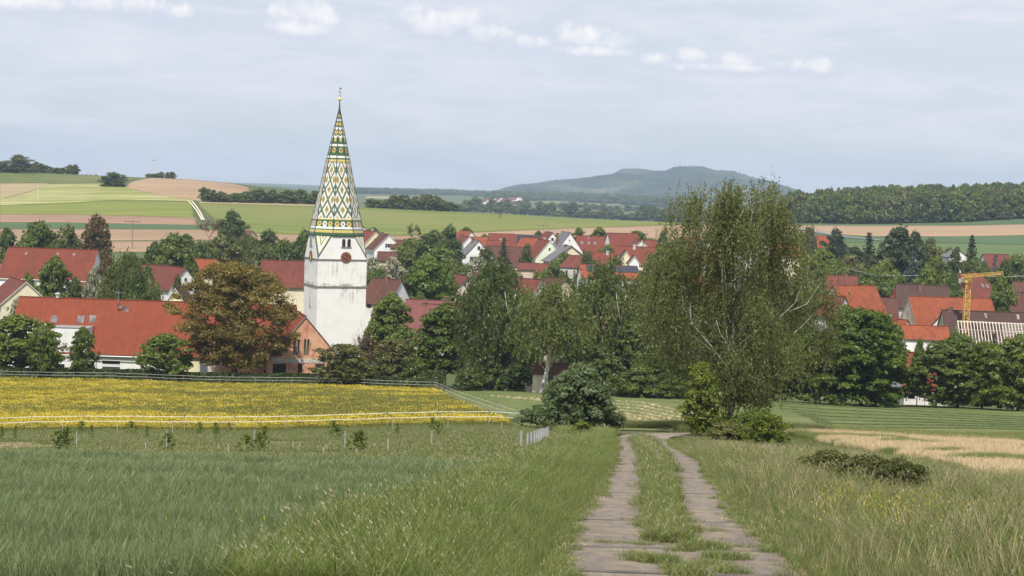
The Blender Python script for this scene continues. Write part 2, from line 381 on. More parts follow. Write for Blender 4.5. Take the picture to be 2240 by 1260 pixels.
polysheet('meadow_ground', [(116,-62,.6),(150,-66,-3.2),(180,-72,-6.6),(213,-80,-9.8)], M['meadow'], .1)
polysheet('mown_field', [(120,1.2,20),(127,.6,70),(150,-2.6,80),(180,-6,84),(204,-8.6,86),(212,-9.5,30)], M['mown'], .02)
polysheet('stubble_ground', [(54,17.6,42),(72,20.8,46),(80,21,50),(100,21,56),(121,20.5,62)], M['strawground'], .02)

# distant wooded ridge and the long hill with the mast
def noise2(x, y, seed=0):
    r = np.random.RandomState(seed); o = 0
    for i in range(7):
        a = r.rand()*6.28; f = 2**(i*.6); o = o+np.sin((x*np.cos(a)+y*np.sin(a))*f+r.rand()*6.28)/f**.7
    return o
def hillmesh(name, prof, d0, front, back, mt, nx=260, ny=46, rough=5.0, foot=4.0):
    pxs = np.linspace(prof[0][0], prof[-1][0], nx); pys = np.interp(pxs, [p[0] for p in prof], [p[1] for p in prof])
    pys = _sm(pys, 5)
    ridge = np.array([[*P(a, b, d0)] for a, b in zip(pxs, pys)])
    ys = np.concatenate([np.linspace(-front, 0, ny), np.linspace(0, back, 8)[1:]])
    V = []
    for dy in ys:
        t = 1-abs(dy)/(front if dy < 0 else back)
        s = t*t*(3-2*t)*.55+t*.45
        gx = ridge[:, 0]*(d0+dy)/d0; gy = np.full(nx, d0+dy); gz = H(gx, gy)-3
        gx2 = gx; zz = gz+np.maximum(ridge[:, 2]-gz, 0)*s
        zz += noise2(gx2/230, gy/260, 3)*rough*1.6*np.sin(np.pi*np.clip(t, 0, 1))*np.clip((ridge[:, 2]-gz)/60, 0, 1)
        zz += np.random.RandomState(int(dy) % 999).rand(nx)*rough*np.clip((ridge[:, 2]-gz)/30, 0, 1)
        V.append(np.stack([gx2, gy, zz], -1))
    V = np.array(V); r, c = V.shape[:2]; id_ = np.arange(r*c).reshape(r, c)
    q = np.stack([id_[:-1, :-1], id_[:-1, 1:], id_[1:, 1:], id_[1:, :-1]], -1).reshape(-1, 4)
    return tag(link(bpy.data.objects.new(name, mesh_np(name, V.reshape(-1, 3), q, [mt], smooth=False))), kind='structure')
M['hillwood'] = mat('wooded_hill', (.008, .020, .010), (.030, .046, .018), .014, coord='World', c3=(.12, .125, .065), scale3=.0032, lo=.42, hi=.58)
M['farwood'] = mat('far_wood', (.03, .05, .02), (.045, .065, .025), .01, coord='World')
hillmesh('long_hill', [(1040,424),(1085,418),(1112,411),(1135,407),(1175,404),(1200,400),(1250,394),(1300,390),(1338,385),(1352,377),(1362,373),(1395,373),(1430,377),(1455,377),(1472,369),(1490,366),(1536,367),(1560,374),(1605,377),(1640,388),(1675,399),(1710,410),(1760,424),(1850,436),(1980,448)], 6200, 1500, 1300, M['hillwood'], nx=420, ny=60, rough=8.0)
hillmesh('far_ridge', [(-300,388),(300,396),(480,402),(545,402),(575,401),(610,405),(680,409),(760,410),(800,410),(860,412),(900,411),(960,416),(1040,419),(1120,421),(1250,425),(1500,432),(2240,455),(2600,465)], 9300, 900, 800, M['farwood'], rough=3.0)
# quilt of far fields on the plain
rng = random.Random(5)
farf = [((1110,429),(1300,431),(1300,437),(1110,436),'green_crop'),((1235,433),(1500,440),(1500,446),(1235,441),'rough_grass'),((1170,447),(1220,447),(1220,452),(1150,452),'soil3'),((1320,455),(1375,455),(1375,461),(1320,460),'soil'),
 ((1380,461),(1440,462),(1440,474),(1380,470),'green_crop'),((1150,441),(1230,442),(1230,445),(1150,444),'yellow_green'),((840,419),(1000,424),(1000,428),(840,424),'green_crop'),((800,430),(900,432),(900,436),(800,434),'soil3'),((1270,446),(1360,447),(1360,450),(1270,450),'green_crop')]
for a, b, c, d, mm in farf:
    sheet('far_field', [a, b], [d, c], M[mm], 1.2, step=10, nrow=5)
# ================================================================== CHURCH TOWER
M['plaster'] = mat('white_plaster', (.80, .78, .76), (.72, .70, .69), .35, c3=(.66, .65, .63), scale3=.25, bump=.15, bscale=3)
def stained():
    mt = bpy.data.materials.new('stained_plaster'); mt.use_nodes = True; t = mt.node_tree; t.nodes.clear(); k = N(t)
    o = k.n('ShaderNodeTexCoord').outputs['Object']; s = k.n('ShaderNodeSeparateXYZ', {0: o})
    big = k.noise(o, .5, 5, .65); base = k.mix(k.ramp(big, .4, .7), (.74, .725, .715), (.69, .675, .665))
    st = k.noise(k.scale(o, (1, 1, .14)), 2.2, 5, .7)          # vertical runs
    z = s.outputs[2]
    def below(zl, L): # 1 at the ledge fading L metres below it
        u = k.m('SUBTRACT', zl, z); return k.m('MULTIPLY', k.ramp(u, 0.0, .1), k.m('SUBTRACT', 1.0, k.ramp(u, .3, L)))
    f = k.m('MULTIPLY', k.ramp(st, .44, .66), k.m('MAXIMUM', below(ZL1, 6.5), k.m('MAXIMUM', k.m('MULTIPLY', below(ZL2, 5.0), 1.15), 0.0)))
    patch = k.ramp(k.noise(o, .33, 3, .6), .42, .60)
    f = k.m('MULTIPLY', k.m('MULTIPLY', f, patch), .62, clamp=True)
    col = k.mix(f, base, (.23, .21, .15))
    up = k.m('MULTIPLY', k.m('SUBTRACT', 1.0, k.ramp(k.m('ABSOLUTE', k.m('SUBTRACT', z, ZL2+.15)), .1, .5)), k.ramp(k.noise(o, .9, 5, .7), .45, .6))
    col = k.mix(k.m('MULTIPLY', up, .7), col, (.16, .16, .12))
    p = k.n('ShaderNodeBsdfPrincipled', {'Base Color': col, 'Roughness': .9}); p.inputs['Specular IOR Level'].default_value = .2
    b = k.n('ShaderNodeBump', {'Strength': .25, 'Distance': .05, 'Height': k.noise(o, 2.0, 6, .6)}); t.links.new(b.outputs[0], p.inputs['Normal'])
    t.links.new(p.outputs[0], k.n('ShaderNodeOutputMaterial').inputs[0]); return mt
DT = 285.0; TC = P(734, 566, DT); TA = rad(22.3); TS = 8.9
TG = h(TC.x, DT)-.4
def tz(py, px=735, d=DT): return P(px, py, d).z-TG
ZL1 = P(745, 567, DT-4.2).z-TG; ZL2 = P(745, 626, DT-4.2).z-TG; ZE = tz(512); ZT = tz(246, 746); ZB = tz(217, 746); ZX = tz(192, 746)
M['tower_plaster'] = stained()
M['stone'] = mat('weathered_stone', (.24, .22, .19), (.14, .13, .11), 2.0)
M['dark'] = mat('dark_opening', (.022, .02, .02))
def glaze(n, c):
    return mat(n, c, tuple(x*.78 for x in c), 2.2, rough=.35, spec=.5, lo=.3, hi=.7)
TILE = [glaze('green_tile', (.045, .105, .04)), glaze('white_tile', (.72, .72, .70)), glaze('yellow_tile', (.56, .46, .15)), glaze('red_tile', (.30, .10, .06)), glaze('grey_tile', (.11, .16, .105)), glaze('dark_tile', (.05, .055, .045))]
G_, W_, Y_, R_, K_, D_ = range(6)
tower = empty('church_tower', (TC.x, DT, TG), TA)
tag(tower, 'white church tower with pointed spire of patterned green, white and yellow glazed tiles', 'church tower')
s2 = TS/2; oc = TS/2; os_ = TS/2*math.tan(rad(22.5))   # octagon half side
b = MB()
for (x0, y0), (x1, y1) in (((-s2,-s2),(s2,-s2)), ((s2,-s2),(s2,s2)), ((s2,s2),(-s2,s2)), ((-s2,s2),(-s2,-s2))):
    e = 0.0
    b.poly([(x0,y0,-4),(x1,y1*1,-4),(x1,y1,ZL1),(x0,y0,ZL1)])
    mx, my = (x0+x1)/2, (y0+y1)/2; dx, dy = (x1-x0)/TS*os_, (y1-y0)/TS*os_
    b.poly([(x0,y0,ZL1),(x1,y1,ZL1),(mx+dx,my+dy,ZE),(mx-dx,my-dy,ZE)])
b.build('wall', M['tower_plaster'], tower)
for zl, tk, ov in ((ZL1, .22, .13), (ZL2, .26, .14)):
    b = MB(); q = s2+ov
    b.box(-q,-q,zl-tk,q,-s2+.01,zl); b.box(-q,s2-.01,zl-tk,q,q,zl); b.box(-q,-s2+.012,zl-tk+.003,-s2+.01,s2-.012,zl-.003); b.box(s2-.01,-s2+.012,zl-tk+.003,q,s2-.012,zl-.003)
    b.build('ledge', M['stone'], tower)
def cells(quad, rows, colsf, colour, mb, off=.0):
    """quad = bottom-left, bottom-right, top-right, top-left; tile cells, one colour each"""
    A, B, C_, D2 = [Vector(q) for q in quad]
    for i in range(rows):
        v0, v1 = i/rows, (i+1)/rows
        L0, R0 = A.lerp(D2, v0), B.lerp(C_, v0); L1, R1 = A.lerp(D2, v1), B.lerp(C_, v1)
        n = max(1, colsf((R0-L0).length))
        for j in range(n):
            u0, u1 = j/n, (j+1)/n
            mb.poly([L0.lerp(R0, u0), L0.lerp(R0, u1), L1.lerp(R1, u1), L1.lerp(R1, u0)], colour((u0+u1)/2, (v0+v1)/2))
# corner triangles, chevron pattern
b = MB()
for k in range(4):
    a = rad(90*k); rot = Matrix.Rotation(a, 3, 'Z')
    cpt = rot @ Vector((-s2, -s2, ZL1)); p1 = rot @ Vector((-s2, -os_, ZE)); p2 = rot @ Vector((-os_, -s2, ZE))
    nrm = (p2-cpt).cross(p1-cpt).normalized()
    if nrm.dot(Vector((cpt.x, cpt.y, 0))) < 0: nrm = -nrm
    oo = nrm*.06
    def colr(u, v):
        # distance from the two slanting edges, in bands
        wdt = (p2-p1).length; half = wdt*v/2; e = (half-abs(u-.5)*2*half)  # metres from the slanted edge
        i = int(e/.185)
        return [D_, K_, W_, Y_, W_, K_, Y_, W_, K_, W_, Y_, K_, W_][min(i, 12)]
    cells([cpt+oo, cpt+oo, p2+oo, p1+oo], 46, lambda L: max(1, int(L/.06)), colr, b)
b.build('corner_tile_panel', TILE, tower)
# spire
RO = TS/2/math.cos(rad(22.5))+.12; TOPR = .26; HS = ZT-ZE
def hexd(x, y): # hexagon norm (pointy left/right)
    x, y = abs(x), abs(y); return max(y, x*.866+y*.5)
zp = lambda zy: 1-(zy-200)/(512-246+0.0)/4.2*1.0   # zoom y -> v handled below
def vz(zoomy):  # photo row -> fraction of spire height
    py = 200+zoomy/4.2; return (512-py)/(512-246)
def pattern(u, v, wf):
    """u -.5...5 across the face, v 0..1 up, wf = face width in metres"""
    x = u*wf; z = v*HS; zy = (512-v*(512-246)-200)*4.2
    edge = wf/2-abs(x)
    if edge < .055: return D_
    if zy > 1290: return G_
    if zy > 1268: return Y_
    if zy > 1258: return G_
    if zy > 1236: return W_ if edge > .09 else G_
    if zy > 1180:
        for j, c in ((-1, Y_), (0, W_), (1, Y_)):
            r = hexd((x-j*wf*.31)/.40, (zy-1212)/24/1.0)
            if r < 1: return R_ if r < .34 else (G_ if r < .48 and r > .40 else c)
        return G_
    if zy > 1172: return G_
    if zy > 1158: return Y_ if zy > 1166 else W_
    if zy > 648:
        hw = .21+.25*wf; Xc = x/hw
        t = (zy-720)/91.0
        best = 9
        for i in (-3, -2, -1, 0, 1, 2, 3):
            for j in range(int(math.floor(t))-1, int(math.floor(t))+3):
                if (i+j) % 2: continue
                mm = abs(Xc-i)+abs(t-j)
                if mm < best: best = mm
        mm = best
        for lim, c in ((.12, Y_), (.24, G_), (.28, R_), (.45, Y_), (.50, R_), (.78, W_), (1.0, K_)):
            if mm < lim: return c
        return W_ if mm < .9 else K_
    if zy > 645: return G_
    if zy > 625: return Y_
    if zy > 612: return G_
    if zy > 592: return W_
    if zy > 563: return G_
    if zy > 517:
        r = hexd(x/.33, (zy-540)/22)
        if r < 1: return Y_ if r > .62 else (R_ if r > .25 else G_)
        return G_
    if zy > 506: return G_
    if zy > 487: return W_
    if zy > 458: return G_
    if zy > 432:
        r = hexd(x/.2, (zy-445)/14)
        return (R_ if r < .35 else Y_) if r < 1 else G_
    # chevrons
    zc = zy+abs(x)*62*(1.0)
    q = (zc-215)/40.0; fr = q-math.floor(q); k = int(math.floor(q))
    if edge < .10: return G_
    if fr < .58: return W_ if k % 2 else Y_
    if fr < .68: return R_
    return G_
b = MB(); rows = 230
for k in range(8):
    a0 = rad(-90-22.5+45*k); a1 = a0+rad(45)
    q = [Vector((RO*math.cos(a0), RO*math.sin(a0), ZE-.02)), Vector((RO*math.cos(a1), RO*math.sin(a1), ZE-.02)),
         Vector((TOPR*math.cos(a1), TOPR*math.sin(a1), ZT)), Vector((TOPR*math.cos(a0), TOPR*math.sin(a0), ZT))]
    w0 = (q[1]-q[0]).length; w1 = (q[2]-q[3]).length
    if k in (2, 3, 4, 5): rws, cw = 120, .14
    else: rws, cw = rows, .075
    cells(q, rws, lambda L: max(3, int(L/cw)), lambda u, v: pattern(u-.5, v, w0+(w1-w0)*v), b)
b.build('spire_roof', TILE, tower)
M['copper'] = mat('dark_metal', (.045, .04, .045), rough=.5)
M['gold'] = mat('gilding', (.75, .52, .10), rough=.25, spec=.8)
b = MB()
for k in range(8):
    a0 = rad(-90-22.5+45*k); rr = RO+.02
    b.bar((rr*math.cos(a0), rr*math.sin(a0), ZE), ((TOPR+.01)*math.cos(a0), (TOPR+.01)*math.sin(a0), ZT), .10, .06)
b.build('ridge_tiles', M['copper'], tower)
b = MB(); b.lathe((0, 0, 0), [(RO+.10, ZE-.28), (RO+.14, ZE-.12), (RO+.14, ZE-.03), (RO-.3, ZE-.02)], 8); 
for i, v_ in enumerate(b.v):
    pass
eo = b.build('eaves_cornice', TILE[0], tower); eo.rotation_euler = (0, 0, rad(22.5))
MB().lathe((0, 0, 0), [(TOPR+.05, ZT-.1), (TOPR*.6, ZT+.7), (.10, ZT+1.5), (.07, ZB)], 8).build('spire_tip', M['copper'], tower)
MB().lathe((0, 0, ZB), [(.0, -.32)]+[(.32*math.cos(a), .32*math.sin(a)) for a in np.linspace(-1.4, 1.4, 9)]+[(0, .32)], 12).build('gilded_ball', M['gold'], tower, True)
fin = MB(); fin.bar((0, 0, ZB+.3), (0, 0, ZX), .07); fin.bar((-.32, 0, ZB+1.25), (.32, 0, ZB+1.25), .06); fin.bar((0, 0, ZX-.1), (.28, 0, ZX-.1), .09, .2)
fin.build('weather_vane', M['copper'], tower)
# belfry windows, clock, slit windows on each visible face. face frame: x along the wall, y outwards
def on_face(k): # k=0 front (-Y), 3 left (-X), 1 right, 2 back
    return Matrix.Rotation(rad(90*k), 4, 'Z') @ Matrix.Translation((0, -s2, 0))
def arch(w, hh, n=8):
    pts = [(-w/2, 0), (w/2, 0)]
    return pts+[(w/2*math.cos(a), hh-w/2+w/2*math.sin(a)) for a in np.linspace(0, math.pi, n)]
def window_on(k, x, z, w, hh, arched=True, name='window', frame=.10):
    Mx = on_face(k) @ Matrix.Translation((x, 0, z))
    o1 = arch(w+2*frame, hh+frame) if arched else [(-w/2-frame, 0), (w/2+frame, 0), (w/2+frame, hh+frame), (-w/2-frame, hh+frame)]
    o2 = arch(w, hh) if arched else [(-w/2, 0), (w/2, 0), (w/2, hh), (-w/2, hh)]
    b = MB(); n = len(o1)
    for i in range(n):
        j = (i+1) % n
        b.poly([Mx @ Vector((o1[i][0], -.05, o1[i][1])), Mx @ Vector((o1[j][0], -.05, o1[j][1])), Mx @ Vector((o2[j][0], -.05, o2[j][1])), Mx @ Vector((o2[i][0], -.05, o2[i][1]))])
        b.poly([Mx @ Vector((o1[i][0], 0, o1[i][1])), Mx @ Vector((o1[j][0], 0, o1[j][1])), Mx @ Vector((o1[j][0], -.05, o1[j][1])), Mx @ Vector((o1[i][0], -.05, o1[i][1]))])
    wn_ = b.build(name, M['plaster'], tower)
    b = MB(); b.poly([Mx @ Vector((p[0], -.02, p[1])) for p in o2]); b.build('opening', M['dark'], wn_)
    b = MB(); b.box(-w/2-.15, -.16, -.12, w/2+.15, 0.01, 0, 0, Mx); b.build('sill', M['stone'], wn_)
    return wn_
zc = P(752, 563, DT-4.2).z-TG
fx = .62
zw = P(752, 540, DT-4.2).z-TG
for k in (0, 3):
    for dx in (-.48, .48):
        window_on(k, (fx if k == 0 else -.2)+dx, zw, .62, 1.42, True, 'belfry_window')
window_on(3, .1, P(680, 670, DT-3).z-TG, .42, 1.7, True, 'slit_window')
M['dial'] = mat('red_dial', (.16, .045, .03), (.12, .035, .025), 4, rough=.6)
M['goldp'] = mat('gold_paint', (.62, .48, .22), rough=.5)
for k, cxx in ((0, fx), (3, -.15)):
    Mx = on_face(k) @ Matrix.Translation((cxx, 0, zc))
    b = MB(); n = 32
    ring = [Mx @ Vector((.93*math.cos(2*math.pi*i/n), -.16, .93*math.sin(2*math.pi*i/n))) for i in range(n)]
    back = [Mx @ Vector((.95*math.cos(2*math.pi*i/n), 0, .95*math.sin(2*math.pi*i/n))) for i in range(n)]
    b.poly(ring[::-1])
    for i in range(n): b.poly([ring[i], ring[(i+1) % n], back[(i+1) % n], back[i]])
    ck = b.build('clock', M['dial'], tower)
    for i in range(12):
        a = math.pi*2*i/12; ca, sa = math.cos(a), math.sin(a)
        MB().bar(Mx @ Vector((ca*.66, -.175, sa*.66)), Mx @ Vector((ca*.90, -.175, sa*.90)), .13, .03).build('hour_mark', M['goldp'], ck)
    for a, L in ((rad(150), .62), (rad(-32), .84)):
        MB().bar(Mx @ Vector((-math.cos(a)*.12, -.19, -math.sin(a)*.12)), Mx @ Vector((math.cos(a)*L, -.19, math.sin(a)*L)), .07, .03).build('hand', M['goldp'], ck)
# ================================================================== HOUSES
def roofmat(n, c1, c2, c3=None, rows=2.6, bump=.6):
    """tiled roof: courses run along the local X axis"""
    mt = bpy.data.materials.new(n); mt.use_nodes = True; t = mt.node_tree; t.nodes.clear(); k = N(t)
    o = k.n('ShaderNodeTexCoord').outputs['Object']; s = k.n('ShaderNodeSeparateXYZ', {0: o})
    cv = k.n('ShaderNodeCombineXYZ', {0: s.outputs[0], 1: k.m('MULTIPLY', s.outputs[2], 1.4), 2: 0.0}).outputs[0]
    br = k.n('ShaderNodeTexBrick', {'Scale': rows, 'Mortar Size': .03, 'Color1': (1, 1, 1, 1), 'Color2': (.72, .72, .72, 1), 'Mortar': (.35, .35, .35, 1), 'Bias': .1, 'Brick Width': .6, 'Row Height': .9}); t.links.new(cv, br.inputs['Vector'])
    nz = k.noise(o, .45, 6, .7); f = k.ramp(nz, .38, .62)
    col = k.mix(f, c1, c2)
    if c3: col = k.mix(k.ramp(k.noise(o, .9, 6, .75), .52, .68), col, c3)
    streak = k.ramp(k.noise(k.scale(o, (1.0, .12, .12)), 2.3, 3, .6), .35, .8)
    col = k.mix(.38, col, k.mix(streak, tuple(q*.8 for q in c2), tuple(q*1.12 for q in c1))); col = k.mix(.5, col, k.mix(1.0, col, br.outputs[0], 'MULTIPLY'))
    p = k.n('ShaderNodeBsdfPrincipled', {'Base Color': col, 'Roughness': .8}); p.inputs['Specular IOR Level'].default_value = .12
    b = k.n('ShaderNodeBump', {'Strength': bump, 'Distance': .06, 'Height': br.outputs[0]}); t.links.new(b.outputs[0], p.inputs['Normal'])
    t.links.new(p.outputs[0], k.n('ShaderNodeOutputMaterial').inputs[0]); return mt
RF = {
 'new':    roofmat('new_red_roof', (.245, .062, .031), (.205, .055, .031), rows=2.2, bump=.35),
 'red':    roofmat('red_roof', (.215, .060, .038), (.165, .052, .036), (.13, .055, .04)),
 'redold': roofmat('faded_red_roof', (.19, .06, .046), (.14, .05, .04), (.10, .05, .038)),
 'orange': roofmat('orange_tile_roof', (.31, .088, .042), (.24, .072, .038), (.16, .06, .036), rows=1.5, bump=.9),
 'brown':  roofmat('brown_roof', (.14, .062, .048), (.10, .05, .04), (.09, .05, .04)),
 'dark':   roofmat('dark_brown_roof', (.095, .055, .048), (.075, .047, .042), (.14, .07, .05)),
 'purple': roofmat('purplish_roof', (.21, .08, .08), (.185, .072, .07), (.25, .085, .055), bump=.2),
 'grey':   roofmat('grey_sheet_roof', (.20, .20, .215), (.16, .16, .17), rows=1.2, bump=.3),
}
def wallm(n, c): return mat(n, c, tuple(x*.9 for x in c), .5, rough=.9, spec=.15, c3=tuple(x*.82 for x in c), scale3=.3, bump=.15)
WL = {'white': wallm('white_render', (.76, .76, .76)), 'cream': wallm('cream_render', (.70, .64, .48)), 'yellow': wallm('pale_yellow_render', (.76, .69, .46)),
      'lime': wallm('pale_green_render', (.70, .75, .60)), 'grey': wallm('grey_render', (.52, .50, .50)), 'tan': wallm('tan_render', (.56, .47, .36)),
      'pink': wallm('pinkish_render', (.62, .52, .46))}
M['lightold'] = mat('old_plaster', (.56, .50, .39), (.42, .37, .29), .8, c3=(.66, .60, .50), scale3=.6, stretch=(1, 1, .35), bump=.3)
WL['old'] = M['lightold']
M['frame'] = mat('white_frame', (.78, .78, .78), rough=.5)
M['brownframe'] = mat('brown_frame', (.12, .07, .05), rough=.6)
M['greyframe'] = mat('grey_frame', (.28, .28, .29), rough=.5)
M['pane'] = mat('window_glass', (.03, .035, .045), rough=.12, spec=.8)
M['paneblue'] = mat('sky_lit_glass', (.11, .12, .16), rough=.2, spec=.8)
M['shutter'] = mat('dark_shutter', (.05, .045, .045), rough=.7)
M['fascia'] = mat('verge_board', (.11, .065, .05), rough=.7)
M['fasciaw'] = mat('pale_verge_board', (.66, .65, .63), rough=.6)
M['chim'] = mat('chimney_brick', (.16, .08, .065), (.2, .11, .09), 4)
M['chimg'] = mat('chimney_sheet', (.42, .43, .45), rough=.35, spec=.7)
M['solar'] = mat('solar_glass', (.018, .022, .035), rough=.15, spec=.8)
def winpart(parent, face, u, z, w, hh, L, W, frame='white', shutters=False, name='window', pane='pane', prot=.05):
    """a window on wall face; u metres from the face centre, z height of its bottom"""
    if face in ('+x', '-x'):
        s = 1 if face == '+x' else -1; Mx = Matrix.Translation((s*L/2, 0, 0)) @ Matrix.Rotation(rad(90*s), 4, 'Z')
    else:
        s = 1 if face == '+y' else -1; Mx = Matrix.Translation((0, s*W/2, 0)) @ Matrix.Rotation(rad(180 if s > 0 else 0), 4, 'Z')
    fm = {'white': M['frame'], 'brown': M['brownframe'], 'grey': M['greyframe']}[frame]
    b = MB(); t = .09
    for (x0, z0, x1, z1) in ((u-w/2-t, z-t, u+w/2+t, z), (u-w/2-t, z+hh, u+w/2+t, z+hh+t), (u-w/2-t, z, u-w/2, z+hh), (u+w/2, z, u+w/2+t, z+hh)):
        b.box(x0, -prot, z0, x1, .0, z1, 0, Mx)
    if w > .9 and name == 'window': b.box(u-.03, -prot*.8, z, u+.03, 0, z+hh, 0, Mx)
    if shutters:
        for s_ in (-1, 1): b.box(u+s_*(w/2+t+.3)-.27, -prot-.02, z-.05, u+s_*(w/2+t+.3)+.27, 0, z+hh+.05, 1, Mx)
    o = b.build(name, [fm, M['shutter']], parent)
    MB().box(u-w/2, -.02, z, u+w/2, 0, z+hh, 0, Mx).build('pane', M[pane], o)
    return o
def house(name, label, cat, px, yr, d, rot, L, W, rise, wall='white', roof='red', anchor=0.0, wins=(), sky=(), chim=(), ov=.45, fascia='fascia', minwall=2.2, sink=1.0, group=None, hip=0.0, solar=None, thick=.16, wh=None, extra_parts=None):
    """rot: compass of the local +X gable in degrees (-90 faces the camera). (px, yr) = the ridge point 'anchor' along the ridge"""
    rp = P(px, yr, d); a = rad(rot); R3 = Vector((math.cos(a), math.sin(a), 0))
    c = rp - R3*(anchor*L); gz = h(c.x, c.y); zr = rp.z-gz
    we = max(zr-rise, minwall) if wh is None else wh
    if wh is not None: gz = rp.z-rise-wh; zr = rise+wh
    zr = we+rise
    t = empty(name, (c.x, c.y, gz), a); tag(t, label, cat, group)
    b = MB(); x, y = L/2, W/2; lo = -sink-2.0
    hh = hip*L
    b.poly([(-x,-y,lo),(x,-y,lo),(x,-y,we),(-x,-y,we)]); b.poly([(x,y,lo),(-x,y,lo),(-x,y,we),(x,y,we)])
    if hip: 
        b.poly([(x,-y,lo),(x,y,lo),(x,y,we),(x,-y,we)]); b.poly([(-x,y,lo),(-x,-y,lo),(-x,-y,we),(-x,y,we)])
    else:
        b.poly([(x,-y,lo),(x,y,lo),(x,y,we),(x,0,zr-.02),(x,-y,we)]); b.poly([(-x,y,lo),(-x,-y,lo),(-x,-y,we),(-x,0,zr-.02),(-x,y,we)])
    b.build('wall', WL[wall] if isinstance(wall, str) else wall, t)
    # roof: two slabs with thickness, the verge boards a second material
    sl = rise/y; b = MB(); e = ov; zt = thick
    xe = x+ov*.6
    for s in (-1, 1):
        ye = s*(y+e); ze = we-e*sl
        top = [(-xe+hh, 0, zr+zt), (xe-hh, 0, zr+zt), (xe, ye, ze+zt), (-xe, ye, ze+zt)]
        bot = [(p[0], p[1], p[2]-zt+.015) for p in top]
        if s > 0: top = top[::-1]; bot = bot[::-1]
        b.poly(top[::-1]); b.poly(bot, 1)
        for i in range(4):
            j = (i+1) % 4; b.poly([top[i], top[j], bot[j], bot[i]], 1)
    if hip:
        for s in (-1, 1):
            tri = [(s*(xe-hh), 0, zr+zt), (s*xe, -(y+e), we-e*sl+zt), (s*xe, (y+e), we-e*sl+zt)]
            b.poly(tri if s > 0 else tri[::-1])
    # ridge cap
    b.box(-xe+hh, -.14, zr+zt-.05, xe-hh, .14, zr+zt+.07)
    ro = b.build('roof', [RF[roof], M[fascia]], t)
    for cx, cy, ch in chim:
        hz = zr - abs(cy)*rise
        q = MB(); w_ = .38; q.box(cx*L/2-w_, cy*y-w_, hz-.4, cx*L/2+w_, cy*y+w_, zr+ch); q.box(cx*L/2-w_-.1, cy*y-w_-.1, zr+ch, cx*L/2+w_+.1, cy*y+w_+.1, zr+ch+.15)
        q.build('chimney', M['chim'] if roof != 'red' else M['chimg'], ro)
    for wv in wins:
        winpart(t, wv[0], wv[1], (we+wv[2]) if wv[2] < 0 or True else wv[2], wv[3], wv[4], L, W, *(wv[5:] or ('white',)))
    def slope(s, u, v, w, hh_, nm, ms, lift=.05, fr=.08):
        # quad lying on the slope: u metres along the ridge, v metres down from it
        ls = math.hypot(y, rise); ca, sa = y/ls, rise/ls
        Mx = Matrix.Translation((u, 0, zr+zt)) @ Matrix(((1, 0, 0, 0), (0, s*ca, s*sa*s, 0), (0, -sa, ca, 0), (0, 0, 0, 1)))
        q = MB(); q.box(-w/2, v, 0.0, w/2, v+hh_, lift, 0, Mx); o_ = q.build(nm, ms[0], ro)
        if len(ms) > 1: MB().box(-w/2+fr, v+fr, lift, w/2-fr, v+hh_-fr, lift+.015, 0, Mx).build('pane', ms[1], o_)
        return o_
    for (s, u, v, w, hh_) in sky: slope(s, u, v, w, hh_, 'skylight', [M['greyframe'], M['paneblue']])
    if solar:
        s, u0, v0, nu, nv, pw, ph = solar
        for i in range(nu):
            for j in range(nv): slope(s, u0+i*(pw+.05), v0+j*(ph+.06), pw, ph, 'solar_panel', [M['solar']], .09)
    return t, ro, dict(we=we, zr=zr, slope=slope, gz=gz)
HS_ = {}
# --- the long farmhouse of the foreground -------------------------------------------------
d0 = 232.0
zr_ = P(45, 652, d0+6)
t, ro, q = house('farmhouse', 'long white farmhouse with big plain red roof behind the clipped hedge', 'farmhouse', 238, 657, d0+6, 0.5, 26.0, 12.6, 7.0, 'white', 'new', wins=(), ov=.5,
   chim=(), fascia='new_f' if 'new_f' in M else 'fascia')
we = q['we']
for (u, v, w, hh_) in ((-7.35, 3.3, 1.0, 1.3), (-3.5, 3.2, 1.05, 1.35), (-1.75, 3.1, 1.0, 1.35)): q['slope'](-1, u, v, w, hh_, 'skylight', [M['greyframe'], M['paneblue']])
q['slope'](-1, 2.75, 1.2, .95, 1.0, 'roof_hatch', [M['greyframe'], M['pane']], .12)
Wh = 12.6
def flush_block(x0, x1, top, nm='gable_block', mt=None, yf=-Wh/2-.35):
    b = MB(); b.box(x0, yf, -2, x1, yf+4.2, top); b.box(x0-.08, yf-.08, top, x1+.08, yf+4.2, top+.10, 1); return b.build(nm, [mt or WL['white'], M['greyframe']], t)
bl = flush_block(-6.6, -1.3, we+3.3, 'wall_dormer'); bl2 = flush_block(-13.0, -8.0, we+3.2, 'wall_dormer')
def opening(parent, x0, x1, z0, z1, yf, mt, nm='window', fm='frame', fr=.12):
    b = MB(); b.box(x0-fr, yf-.05, z0-fr, x1+fr, yf, z0); b.box(x0-fr, yf-.05, z1, x1+fr, yf, z1+fr); b.box(x0-fr, yf-.05, z0, x0, yf, z1); b.box(x1, yf-.05, z0, x1+fr, yf, z1)
    o_ = b.build(nm, M[fm], parent); MB().box(x0, yf-.02, z0, x1, yf, z1).build('pane', mt, o_); return o_
M['anthracite'] = mat('anthracite_door', (.055, .06, .07), rough=.5)
yf = -Wh/2-.0
o = opening(t, .75, 3.35, .0, 2.0, yf-.003, M['anthracite'], 'garage_door'); opening(t, .75, 3.35, 2.35, 2.85, yf-.003, M['pane'], 'transom_window')
opening(t, -.55, -.25, 1.55, 1.95, yf-.003, M['pane'], 'window'); opening(bl, -5.9, -4.6, .2, 2.2, yf-.353, M['pane']); opening(bl, -3.4, -2.2, 3.2, 4.4, yf-.353, M['pane'])
opening(t, -7.6, -6.75, .3, 2.4, yf-.003, M['anthracite'], 'door', 'greyframe')
